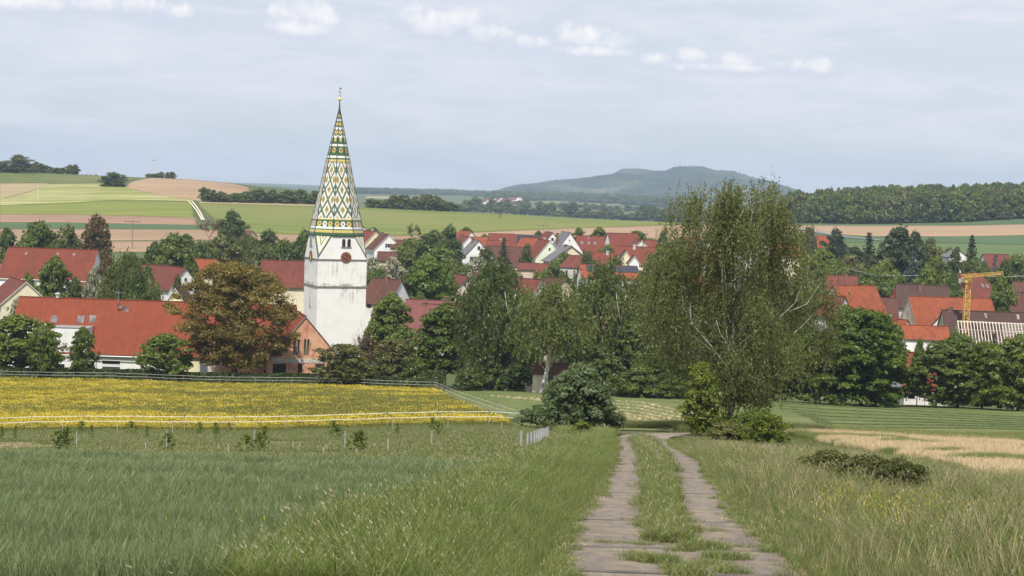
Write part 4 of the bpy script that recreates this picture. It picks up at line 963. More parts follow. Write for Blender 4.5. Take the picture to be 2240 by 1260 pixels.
def crown_centres(H_, W_, z0, prof, K_, rs, rc, aniso=.75, inner=.35):
    """clump centres inside a crown: prof(t) gives the radius fraction at height fraction t"""
    t = rs.rand(K_); a = rs.rand(K_)*2*np.pi
    ph = rs.rand(3)*6.28
    R_ = np.array([prof(x) for x in t])*W_/2*(1+.18*np.sin(2*a+ph[0])+.15*np.sin(3*a+ph[1]+6*t)+.07*np.sin(5*a+ph[2]+11*t))
    rr = R_*np.where(rs.rand(K_) < inner, rs.rand(K_)*.6, .72+.2*rs.rand(K_))*np.where(rs.rand(K_) < .1, 1.16, 1)
    c = np.stack([rr*np.cos(a), rr*np.sin(a), z0+(H_-z0)*(.06+.88*t)], 1)
    rad_ = rc*(.5+.95*rs.rand(K_)**1.5)[:, None]*np.array([[1, 1, aniso]])
    return c, rad_
round_ = lambda t: max(.12, math.sin(math.pi*min(1, t*.86+.16))**.6)
ovoid = lambda t: max(.10, (math.sin(math.pi*min(1, .22+t*.78)))**.75)
wide = lambda t: max(.15, (1-(t*.95)**2.4)**.55*(.72+.28*min(1, t*4)))
def make_tree(kind, seed, H_=10.0, W_=9.0, z0=1.2, prof=round_, K_=60, rc=1.15, n=9000, size=.36, leaf='mid', r0=.28, bark='bark', joined=False, up=.35, droop=0, aspect=1.5, nl=10, lean=(0, 0), aniso=.75, shell=.75, inner=.35, flat=1.0, fill=.7):
    rs = np.random.RandomState(seed)
    c, rd = crown_centres(H_, W_, z0, prof, K_, rs, rc, aniso, inner)
    c[:, 0] += lean[0]*c[:, 2]; c[:, 1] += lean[1]*c[:, 2]
    v, f, ti = leaves(c, rd, n, size, rs, up=up, droop=droop, aspect=aspect, shell=shell, flat=flat)
    if fill:   # leaves spread through the whole crown between the clumps
        c2, rd2 = crown_centres(H_, W_*.93, z0, prof, K_*3, rs, rc*.95, .8, .55); c2[:, 0] += lean[0]*c2[:, 2]; c2[:, 1] += lean[1]*c2[:, 2]
        v2, f2, t2 = leaves(c2, rd2, int(n*fill), size, rs, up=up, droop=droop, aspect=aspect, shell=.1, flat=flat)
        f = np.concatenate([f, f2+len(v)]); v = np.concatenate([v, v2]); ti = np.concatenate([ti, t2*.8])
    mb = MB(); sel = rs.choice(K_, min(nl, K_), replace=False)
    limbs(mb, H_, c[sel], r0, rs, lean)
    if joined:
        me = MB(); tv = np.array(mb.v); off = len(v)
        quads = [q for q in mb.f if len(q) == 4]
        V = np.concatenate([v, tv]); Fc = np.concatenate([f, np.array(quads)+off])
        return mesh_np(kind, V, Fc, [LF[leaf], M[bark]], mi=[0]*len(f)+[1]*len(quads), attr=np.concatenate([ti, np.zeros(len(tv))]))
    return mb.mesh('trunk', M[bark], True), mesh_np('crown', v, f, [LF[leaf]], attr=ti)
def make_conifer(seed, H_=10., W_=4.6, leaf='needle', tiers=20, size=.30, nb=9, joined=False, power=.85):
    rs = np.random.RandomState(seed); pts = []; rd = []
    for i in range(tiers):
        t = i/(tiers-1); z = .6+(H_-.9)*t; R_ = W_/2*(1-t)**power+.12
        R_ *= .85+.3*rs.rand(); a0 = rs.rand()*6.28; m_ = max(3, int(nb*(1-t*.6)))
        for j in range(m_):
            a = a0+2*np.pi*j/m_+rs.normal()*.15; Rj = R_*(.8+.35*rs.rand())
            for q in np.linspace(.25, 1, max(2, int(Rj/.35))):
                pts.append((Rj*q*math.cos(a), Rj*q*math.sin(a), z-.28*q*Rj*.6)); rd.append((.26, .26, .13))
    c = np.array(pts); r_ = np.array(rd)*(.8+.5*rs.rand(len(pts), 1)); n = len(pts)*9
    v, f, ti = leaves(c, r_, n, size, rs, up=.5, droop=.4, aspect=2.4, shell=.3)
    mb = MB().tube([(0, 0, -.5), (0, 0, H_*.5), (0, 0, H_*.98)], [.16, .1, .02], 6)
    return mb.mesh('trunk', M['bark'], True), mesh_np('crown', v, f, [LF[leaf]], attr=ti)
def make_birch(seed, H_, W_, *, leaf='birch', n_strand=1400, per=26, size=.16, r0=.22, paths=(), barkm='birchbark', stems=2, lean=(0, 0), zlow=.16, extra=.35, nl=26, prof=ovoid, lenf=.2):
    """weeping birch: limbs, then leafy strands hanging from them"""
    rs = np.random.RandomState(seed); mb = MB(); c, rd = crown_centres(H_, W_, H_*zlow*1.25, prof, nl*4, rs, H_*.06, .8, .3)
    c[:, 0] += lean[0]*c[:, 2]; c[:, 1] += lean[1]*c[:, 2]
    for s_ in range(stems):
        off = np.array([0, 0, 0]) if s_ == 0 else np.array([rs.normal()*.05, rs.normal()*.03])
        ln = lean if s_ == 0 else (lean[0]+rs.choice([-1, 1])*.09, lean[1]+rs.normal()*.04)
        sel = rs.choice(len(c), nl//stems, replace=False)
        limbs(mb, H_, c[sel], r0*(1 if s_ == 0 else .75), rs, ln, .2, .9, 7, 0, .05)
    for pth, ra, rb in paths: mb.tube(pth, list(np.linspace(ra, rb, len(pth))), 6, 0, False)
    # strands
    k = rs.randint(0, len(c), n_strand)
    st = c[k]+rd[k]*rs.normal(size=(n_strand, 3))*.75
    Ls = H_*lenf*(.35+rs.rand(n_strand)); Ls = np.minimum(Ls, st[:, 2]-H_*zlow*(.7+.5*rs.rand(n_strand))); Ls = np.maximum(Ls, .5)
    tt = rs.rand(n_strand, per); out = st[:, :2]/(np.linalg.norm(st[:, :2], axis=1)[:, None]+.1)
    arc = rs.rand(n_strand)*.9
    px = st[:, 0, None]+out[:, 0, None]*(arc[:, None]*np.sqrt(tt)*.9)+rs.normal(size=tt.shape)*.09
    py = st[:, 1, None]+out[:, 1, None]*(arc[:, None]*np.sqrt(tt)*.9)+rs.normal(size=tt.shape)*.09
    pz = st[:, 2, None]+.25-tt*Ls[:, None]+rs.normal(size=tt.shape)*.05
    p = np.stack([px, py, pz], -1).reshape(-1, 3); n = len(p)
    nn = rs.normal(size=(n, 3)); nn[:, 2] = nn[:, 2]*.5+.25; nn /= np.linalg.norm(nn, axis=1)[:, None]
    a = rs.normal(size=(n, 3))*.5; a[:, 2] -= 1; a -= nn*(a*nn).sum(1)[:, None]; a /= np.linalg.norm(a, axis=1)[:, None]+1e-9
    b = np.cross(nn, a); s = size*(.6+.7*rs.rand(n))[:, None]; L = a*s*.75; W = b*s*.36
    v = np.stack([p-L, p+W, p+L, p-W], 1).reshape(-1, 3); f = np.arange(n*4).reshape(n, 4)
    ti = np.repeat(np.clip(np.repeat(rs.rand(len(c))[k], per)*.5+rs.rand(n)*.5, 0, 1), 4)
    # finer light twigs
    for i in rs.choice(n_strand, min(n_strand, 260), replace=False):
        q = st[i]; o_ = out[i]*arc[i]*.9
        mb.tube([(q[0], q[1], q[2]+.25), (q[0]+o_[0], q[1]+o_[1], q[2]-Ls[i]*.8)], [.018, .008], 3, 1, False)
    return mb.mesh('trunk', [M[barkm], M['bark']], True), mesh_np('crown', v, f, [LF[leaf]], attr=ti)
def make_bare(seed, H_=8, W_=6, leafn=0, leaf='olive', mt='deadwood', depth=4):
    rs = np.random.RandomState(seed); mb = MB(); tips = []
    def rec(p, d, L, r, k):
        q = p+d*L; mid = p+d*L*.5+Vector(rs.normal(size=3)*L*.05); mb.tube([p, mid, q], [r, r*.8, r*.6], 5 if k > 2 else 3, 0, False)
        if k == 0: tips.append(tuple(q)); return
        for i in range(3 if k > 1 else 3):
            nd = (d*.9+Vector(rs.normal(size=3)*.42)+Vector((0, 0, .12))).normalized(); rec(q.lerp(p, rs.rand()*.45), nd, L*(.62+.2*rs.rand()), r*.55, k-1)
    rec(Vector((0, 0, -.5)), Vector((.03, 0, 1)).normalized(), H_*.34, H_*.016, depth)
    m1 = mb.mesh('trunk', M[mt], True)
    if not leafn: return m1, None
    c = np.array(tips); v, f, ti = leaves(c, np.full((len(c), 3), .45), leafn, .28, rs)
    return m1, mesh_np('crown', v, f, [LF[leaf]], attr=ti)
TL = {}   # kind -> list of (trunk, crown, H, W)
def reg(k, H_, W_, *ms): TL.setdefault(k, []).append((ms[0], ms[1], H_, W_))
for i in range(2):
    for lf in ('dark', 'mid', 'fresh', 'olive'):
        reg('round_'+lf, 10, 9, *make_tree('t', 10+i*7+len(lf), leaf=lf, n=8500, size=.36, prof=(round_, ovoid)[i]))
reg('round_bronze', 10, 9, *make_tree('t', 71, leaf='bronze', n=6500, size=.30, shell=.5))
reg('blossom', 6, 6, *make_tree('t', 72, H_=6, W_=6, z0=.5, leaf='blossom', n=4500, size=.22, rc=.8, K_=45))
reg('plum', 6, 5, *make_tree('t', 73, H_=6, W_=5, z0=.5, leaf='plum', n=3500, size=.25, rc=.7, K_=35, prof=ovoid))
for i in range(2): reg('spruce', 10, 4.6, *make_conifer(80+i))
reg('pine', 10, 8.5, *make_tree('t', 84, leaf='needle', n=8500, size=.34, aspect=2.4, prof=ovoid, W_=8.5, K_=80, rc=.95, aniso=.45, shell=.5))
reg('cypress', 10, 6.5, *make_tree('t', 85, leaf='dark', n=9000, size=.30, W_=6.5, z0=.3, prof=lambda t: max(.1, (1-t)**.8), K_=80, rc=.75))
reg('bluespruce', 8, 5, *make_conifer(87, 8, 5, 'blue', tiers=14, nb=8))
MP = [[([(0,0,-.5),(.2,-.6,2),(.6,-1.6,4.5),(1.1,-2.8,6.2),(.9,-3.4,7.6),(1.3,-3.3,9.2)], .17, .05), ([(.9,-3,6.8),(.3,-3.9,8),(.1,-3.7,9.4)], .06, .03)],
      [([(-.6,0,-.5),(-.5,-.5,2),(0,-1.2,3.6),(-.2,-2.2,5.2),(-.8,-3.2,6.6),(-.6,-3.4,8.4)], .18, .05), ([(0,-1.2,3.6),(.9,-2.2,5.0),(1.1,-3,6.6)], .09, .04), ([(-1.6,-3.2,5),(-2.2,-3.6,6),(-2.3,-3.4,7.2)], .06, .03)]]
for i in range(2): reg('birchmid', 12, 9, *make_birch(90+i, 12, 9, leaf='birchg', n_strand=1250, per=22, size=.20, r0=.15, stems=1, paths=MP[i]))
_tr = [([(-.9,0,-.5),(-.6,-.2,1.2),(-.2,-.4,3.0),(-.1,-1,4.4),(-.5,-2,6),(-.2,-2.6,8)], .19, .05), ([(-.2,-.4,3.0),(-.9,-1.4,4.2),(-1.3,-2.4,5.6)], .09, .03), ([(-.1,-1,4.4),(.6,-2,5.4),(.8,-2.8,7)], .07, .03)]
reg('slantbirch', 12, 8, *make_birch(94, 12, 8, leaf='birchg', n_strand=1000, per=22, size=.20, r0=.14, stems=1, zlow=.32, paths=_tr))
reg('birchfar', 12, 8, *make_birch(93, 12, 8, leaf='birch', n_strand=700, per=12, size=.32, r0=.15, stems=1))
reg('bush', 3.5, 5, *make_tree('t', 95, H_=3.5, W_=5, z0=-.1, leaf='mid', n=4200, size=.24, rc=.65, K_=42, r0=.1, prof=wide))
reg('bush', 3.5, 5, *make_tree('t', 96, H_=3.5, W_=5, z0=-.1, leaf='olive', n=4200, size=.22, rc=.6, K_=45, r0=.1, prof=wide))
reg('bushy', 3.5, 5, *make_tree('t', 97, H_=3.5, W_=5, z0=-.1, leaf='yellow', n=6500, size=.16, rc=.5, K_=60, r0=.08, prof=wide))
reg('bushdark', 3.5, 5, *make_tree('t', 98, H_=3.5, W_=5, z0=-.1, leaf='dark', n=5000, size=.2, rc=.6, K_=50, r0=.1, prof=wide))
for i in range(3): reg('bramble', 1.5, 4, *make_tree('t', 410+i, H_=1.5, W_=4, z0=-.2, leaf='olive' if i else 'mid', n=15000, size=.085, rc=.32, K_=70, r0=.03, prof=lambda t: max(.2, (1-t)**.5), shell=.4, nl=6))
reg('orchard', 7, 7, *make_tree('t', 99, H_=7, W_=7, z0=1.1, leaf='mid', n=8000, size=.24, rc=.7, K_=75, prof=round_, shell=.5, r0=.22, nl=16))
reg('orcholive', 7, 7, *make_tree('t', 100, H_=7, W_=7, z0=.6, leaf='olive', n=9000, size=.22, rc=.7, K_=75, prof=wide, shell=.5, r0=.22, nl=16))
reg('bare', 8, 6, *make_bare(101)); reg('thin', 8, 6, *make_bare(102, leafn=900, leaf='bronze', depth=5))
reg('greybush', 7, 7, *make_bare(103, 7, 7, leafn=3000, leaf='bronze', depth=5))
# far trees: trunk and crown in one small mesh
FT = [make_tree('far_tree', 200+i, leaf=('dark', 'mid', 'olive', 'dark', 'fresh')[i], n=1100, size=.85, K_=26, rc=1.6, joined=True, nl=3, W_=9.5, z0=.2) for i in range(5)]
def tree(px, ytop, w_px, d, kind, label, cat='tree', name=None, group=None, rot=None, base=None, i=None, sink=0.0):
    """a tree standing on the ground at distance d whose top reaches photo row ytop"""
    c = P(px, ytop, d); gz = h(c.x, c.y) if base is None else P(px, base, d).z
    L = TL[kind]; k = (abs(hash_(label)) if i is None else i) % len(L); tm, cm, H_, W_ = L[k]
    hh = max(c.z-gz, 1.0)+sink; ws = w_px/F*d
    nm = name or {'bush': 'bush', 'bushy': 'bush', 'bushdark': 'bush', 'spruce': 'spruce_tree', 'bluespruce': 'spruce_tree', 'pine': 'pine_tree', 'birchmid': 'birch_tree', 'birchfar': 'birch_tree', 'bare': 'bare_tree'}.get(kind, 'leafy_tree')
    t = empty(nm, (c.x, c.y, gz-sink)); tag(t, label, cat, group)
    r_ = random.Random(label+str(px)).uniform(0, 6.28) if rot is None else rot
    for me, n_ in ((tm, 'trunk'), (cm, 'crown')):
        if me is None: continue
        o = link(bpy.data.objects.new(n_, me), t); o.scale = (ws/W_, ws/W_, hh/H_); o.rotation_euler = (0, 0, r_)
    return t
def hash_(s): return sum(ord(c)*(i+3) for i, c in enumerate(s))
# ---- foreground and middle-distance individuals
reg('walnut', 16.5, 19, *make_tree('t', 301, H_=16.5, W_=19, z0=1.6, leaf='walnut', n=60000, size=.21, K_=190, rc=1.35, prof=lambda t: float(np.interp(t, [0, .25, .5, .75, 1], [.55, .86, 1, .86, .35])), aniso=.8, shell=.35, r0=.5, nl=34, up=.4, inner=.4, fill=.9))
reg('hornbeam', 13, 14, *make_tree('t', 302, H_=13, W_=14, z0=-.1, leaf='fresh', n=30000, size=.34, K_=190, rc=1.05, prof=lambda t: max(.12, (1-(t*.97)**2.3)**.6*(.86+.14*min(1, t*3))), aniso=.55, shell=.5, nl=20, up=.6, fill=.8))
reg('hornbeam', 13, 14, *make_tree('t', 303, H_=13, W_=14, z0=-.1, leaf='mid', n=26000, size=.34, K_=160, rc=1.15, prof=lambda t: max(.12, (1-(t*.97)**2.3)**.6*(.86+.14*min(1, t*3))), aniso=.5, shell=.55, nl=20, up=.7))
reg('hornbeam', 13, 12, *make_tree('t', 305, H_=13, W_=12, z0=-.1, leaf='dark', n=26000, size=.30, K_=170, rc=1.0, prof=ovoid, aniso=.7, shell=.5, nl=20, up=.5, fill=.8))
reg('maple', 12, 9, *make_tree('t', 304, H_=12, W_=9, z0=1.8, leaf='mid', n=20000, size=.32, K_=110, rc=1.0, prof=lambda t: max(.12, (1-(t*.97)**1.9)**.6), aniso=.6, nl=20, r0=.25))
_q = 118/3500
def bp(pts, y0, y1): return [((px-1618)*_q*1.0, y0+(y1-y0)*i/(len(pts)-1), (925-py)*_q) for i, (px, py) in enumerate(pts)]
HP = [(bp([(1604,930),(1606,860),(1617,800),(1602,740),(1585,660),(1577,560),(1582,480),(1580,430)], 0, -2.0), 0.112, 0.024), (bp([(1579,520),(1598,490),(1622,440),(1628,412)], -2.6, -3.4), 0.042, 0.014),
 (bp([(1620,930),(1624,800),(1612,700),(1618,620),(1636,530),(1640,470),(1650,405)], .4, -2.0), 0.125, 0.024), (bp([(1634,560),(1655,500),(1675,470)], -2.4, -3.4), 0.038, 0.014),
 (bp([(1620,770),(1650,722),(1705,672),(1738,640),(1748,605)], -2.5, -3.9), 0.061, 0.019), (bp([(1720,655),(1760,640),(1790,600)], -4.8, -3.9), 0.032, 0.014),
 (bp([(1606,790),(1550,730),(1510,692),(1486,655),(1478,612)], -2.0, -3.9), 0.061, 0.019), (bp([(1505,690),(1500,660),(1506,620)], -3.9, -3.9), 0.028, 0.014), (bp([(1735,702),(1752,688),(1775,664)], -3.9, -3.9), 0.032, 0.019),
  (bp([(1560,680),(1568,705),(1582,725)], -3.9, -5), 0.023, 0.024), (bp([(1620,930),(1640,850),(1660,760)], .6, -2), 0.074, 0.038)]
reg('herobirch', 18.0, 13.3, *make_birch(311, 18.0, 12.9, leaf='birch', n_strand=4700, per=28, size=.125, r0=.16, barkm='birchbark2', stems=2, zlow=.10, nl=30, lenf=.15, paths=HP, prof=lambda t: float(np.interp(t, [0, .2, .38, .55, .68, .82, .93, 1], [.38, .72, 1, 1, .74, .66, .56, .34]))))
reg('willow', 5, 7.5, *make_tree('t', 312, H_=5, W_=7.5, z0=-.1, leaf='silver', n=30000, size=.13, K_=170, rc=.55, prof=lambda t: max(.1, (1-(t*.97)**1.35)**.7), aniso=.8, shell=.5, nl=20, r0=.12, up=.6, aspect=2.2))
reg('lightmaple', 5, 2.6, *make_tree('t', 313, H_=5, W_=2.6, z0=.1, leaf='yellow', n=7000, size=.16, K_=55, rc=.5, prof=ovoid, nl=10, r0=.08))
T = tree
bt = T(1620, 392, 372, 118, 'herobirch', 'large weeping birch with several pale stems beside the bend of the track', name='birch_tree', rot=0)
T(1268, 796, 245, 112, 'willow', 'broad silvery-leaved willow bush between electric fence and track', 'bush', 'willow_bush')
T(1538, 790, 78, 111, 'lightmaple', 'fresh yellow-green young maple growing against the left side of the big birch', name='maple_tree')
T(1565, 905, 110, 116, 'bushdark', 'dark bush at the foot of the big birch', 'bush')
T(1638, 900, 120, 108, 'bush', 'low green bush in front of the big birch trunk', 'bush', i=0)
T(1678, 905, 115, 96, 'bushy', 'round yellow-green bush between big birch and track verge', 'bush')
T(1600, 925, 110, 104, 'bush', 'flat olive shrub spreading left of the round yellow-green bush', 'bush', i=1)
T(1275, 930, 60, 98, 'bushy', 'small yellowish bush at the foot of the silvery willow', 'bush')
T(1820, 1022, 240, 47, 'bramble', 'low olive bramble in the verge below the stubble field', 'shrub', 'bramble_shrub', i=1)
T(1900, 1050, 230, 43.5, 'bramble', 'second low bramble, reddish olive, right of the first one', 'shrub', 'bramble_shrub', i=1, rot=2.)
T(1968, 1078, 180, 41, 'bramble', 'dark green low bramble nearest to the yellow flowers', 'shrub', 'bramble_shrub')
wt = T(520, 570, 306, 221, 'walnut', 'huge bronze-leaved walnut tree in front of the long red roof', name='walnut_tree', rot=0)
for c_ in wt.children: c_.scale[1] *= .62
T(40, 690, 185, 222, 'orchard', 'old dark leafy fruit tree at the left edge in front of the farmhouse', name='fruit_tree')
T(95, 716, 78, 218, 'orchard', 'smaller fruit tree just right of the old one at the left edge', name='fruit_tree', rot=2)
T(181, 716, 72, 219, 'orchard', 'rounded fruit tree in front of the white dormer wall', name='fruit_tree', rot=4)
T(365, 730, 128, 219, 'orchard', 'bushy fruit tree right of the dark garage door', name='fruit_tree', rot=5)
T(752, 752, 140, 217, 'orcholive', 'spreading olive-green tree in front of the brick house and tower foot', name='fruit_tree')
T(868, 738, 110, 222, 'orcholive', 'twiggy grey-green tree with thin brown branches right of the tower foot', name='fruit_tree', rot=3)
T(840, 735, 90, 226, 'greybush', 'brownish twiggy tree behind the olive-green one', name='fruit_tree')
T(792, 672, 80, 240, 'bare', 'bare grey tree against the white tower wall')
T(800, 712, 60, 244, 'greybush', 'thin tree with sparse brown leaves at the tower corner', name='leafy_tree')
T(978, 662, 150, 226, 'maple', 'full dark green maple with visible trunk at the meadow corner', name='maple_tree')
T(935, 760, 80, 224, 'bushdark', 'dark bush left of the maple trunk', 'bush')
T(770, 780, 90, 224, 'bush', 'dull green bush behind the spreading olive-green tree', 'bush', i=0)
T(905, 790, 90, 221, 'bush', 'bright green bush behind the end of the clipped hedge', 'bush', i=0, rot=1)
T(1085, 572, 195, 226, 'birchmid', 'tallest hanging birch right of the full dark maple', i=0, rot=.25)
T(1048, 640, 110, 224, 'birchmid', 'slimmer hanging birch close to the maple crown', i=1)
T(1208, 612, 160, 209, 'slantbirch', 'birch with slanting white trunk in front of the cream outbuilding', name='birch_tree', rot=0)
T(1140, 640, 110, 230, 'birchmid', 'hanging birch between the two tallest of the row', i=0, rot=.25)
T(1325, 572, 185, 224, 'birchmid', 'hanging birch in front of the white house with solar roof', i=0, rot=.25)
T(1268, 640, 120, 231, 'birchmid', 'lower birch left of the solar roof house', i=1, rot=.25)
T(1400, 600, 160, 228, 'birchmid', 'birch with forked white upper branches left of the big birch', i=1, rot=.25)
T(1460, 612, 140, 219, 'birchmid', 'hanging birch touching the left flank of the big birch', i=0, rot=.25)
T(1520, 620, 150, 226, 'birchmid', 'birch mostly hidden behind the left half of the big birch', i=1, rot=.25)
T(1395, 700, 120, 217, 'round_dark', 'dark leafy tree under the forked birch')
T(1460, 760, 130, 212, 'round_mid', 'mid green tree filling the shade left of the big birch foot')
T(1395, 805, 110, 208, 'bushdark', 'dark undergrowth bush right of the silvery willow', 'bush')
T(1480, 830, 110, 206, 'bushdark', 'dark undergrowth bush left of the young maple', 'bush', rot=2)
T(1310, 760, 110, 214, 'round_dark', 'dark tree behind the top of the silvery willow')
T(1130, 800, 90, 219, 'bushdark', 'low hedge bush under the tallest hanging birch', 'bush')
T(1075, 790, 70, 221, 'bushdark', 'low dark bush right of the maple trunk', 'bush', rot=3)
T(1893, 672, 262, 203, 'hornbeam', 'big dense hornbeam with layered fresh green branches', name='hornbeam_tree', i=0, rot=.6)
T(1790, 720, 150, 206, 'hornbeam', 'dark dense tree between the big birch and the big hornbeam', name='hornbeam_tree', i=1, rot=2)
T(1700, 740, 160, 208, 'hornbeam', 'dense tree hidden behind the right skirts of the big birch', name='hornbeam_tree', i=1, rot=3)
T(1620, 760, 140, 207, 'hornbeam', 'dense dark tree straight behind the big birch trunk', name='hornbeam_tree', i=2, rot=5)
T(2100, 728, 215, 203, 'hornbeam', 'broad hornbeam right of the gap with the white outbuilding', name='hornbeam_tree', i=2, rot=1)
T(2155, 745, 130, 200, 'hornbeam', 'lighter green hornbeam below the lathed barn roof', name='hornbeam_tree', i=0, rot=2.4)
T(2235, 728, 170, 196, 'hornbeam', 'dark hornbeam at the right picture edge', name='hornbeam_tree', i=1, rot=3.7)
T(2012, 745, 40, 208, 'round_fresh', 'slim bright tree top in the gap above the white outbuilding')
T(2090, 722, 60, 215, 'maple', 'narrow young tree in front of the half-timbered gable', name='leafy_tree')
T(2025, 832, 34, 203, 'thin', 'spindly young tree in front of the white outbuilding wall', name='leafy_tree')
T(860, 640, 110, 262, 'maple', 'lush green tree right of the tower in front of the brown cottage', name='leafy_tree')
T(828, 668, 60, 266, 'round_olive', 'olive-brown tree squeezed between tower and lush green tree')
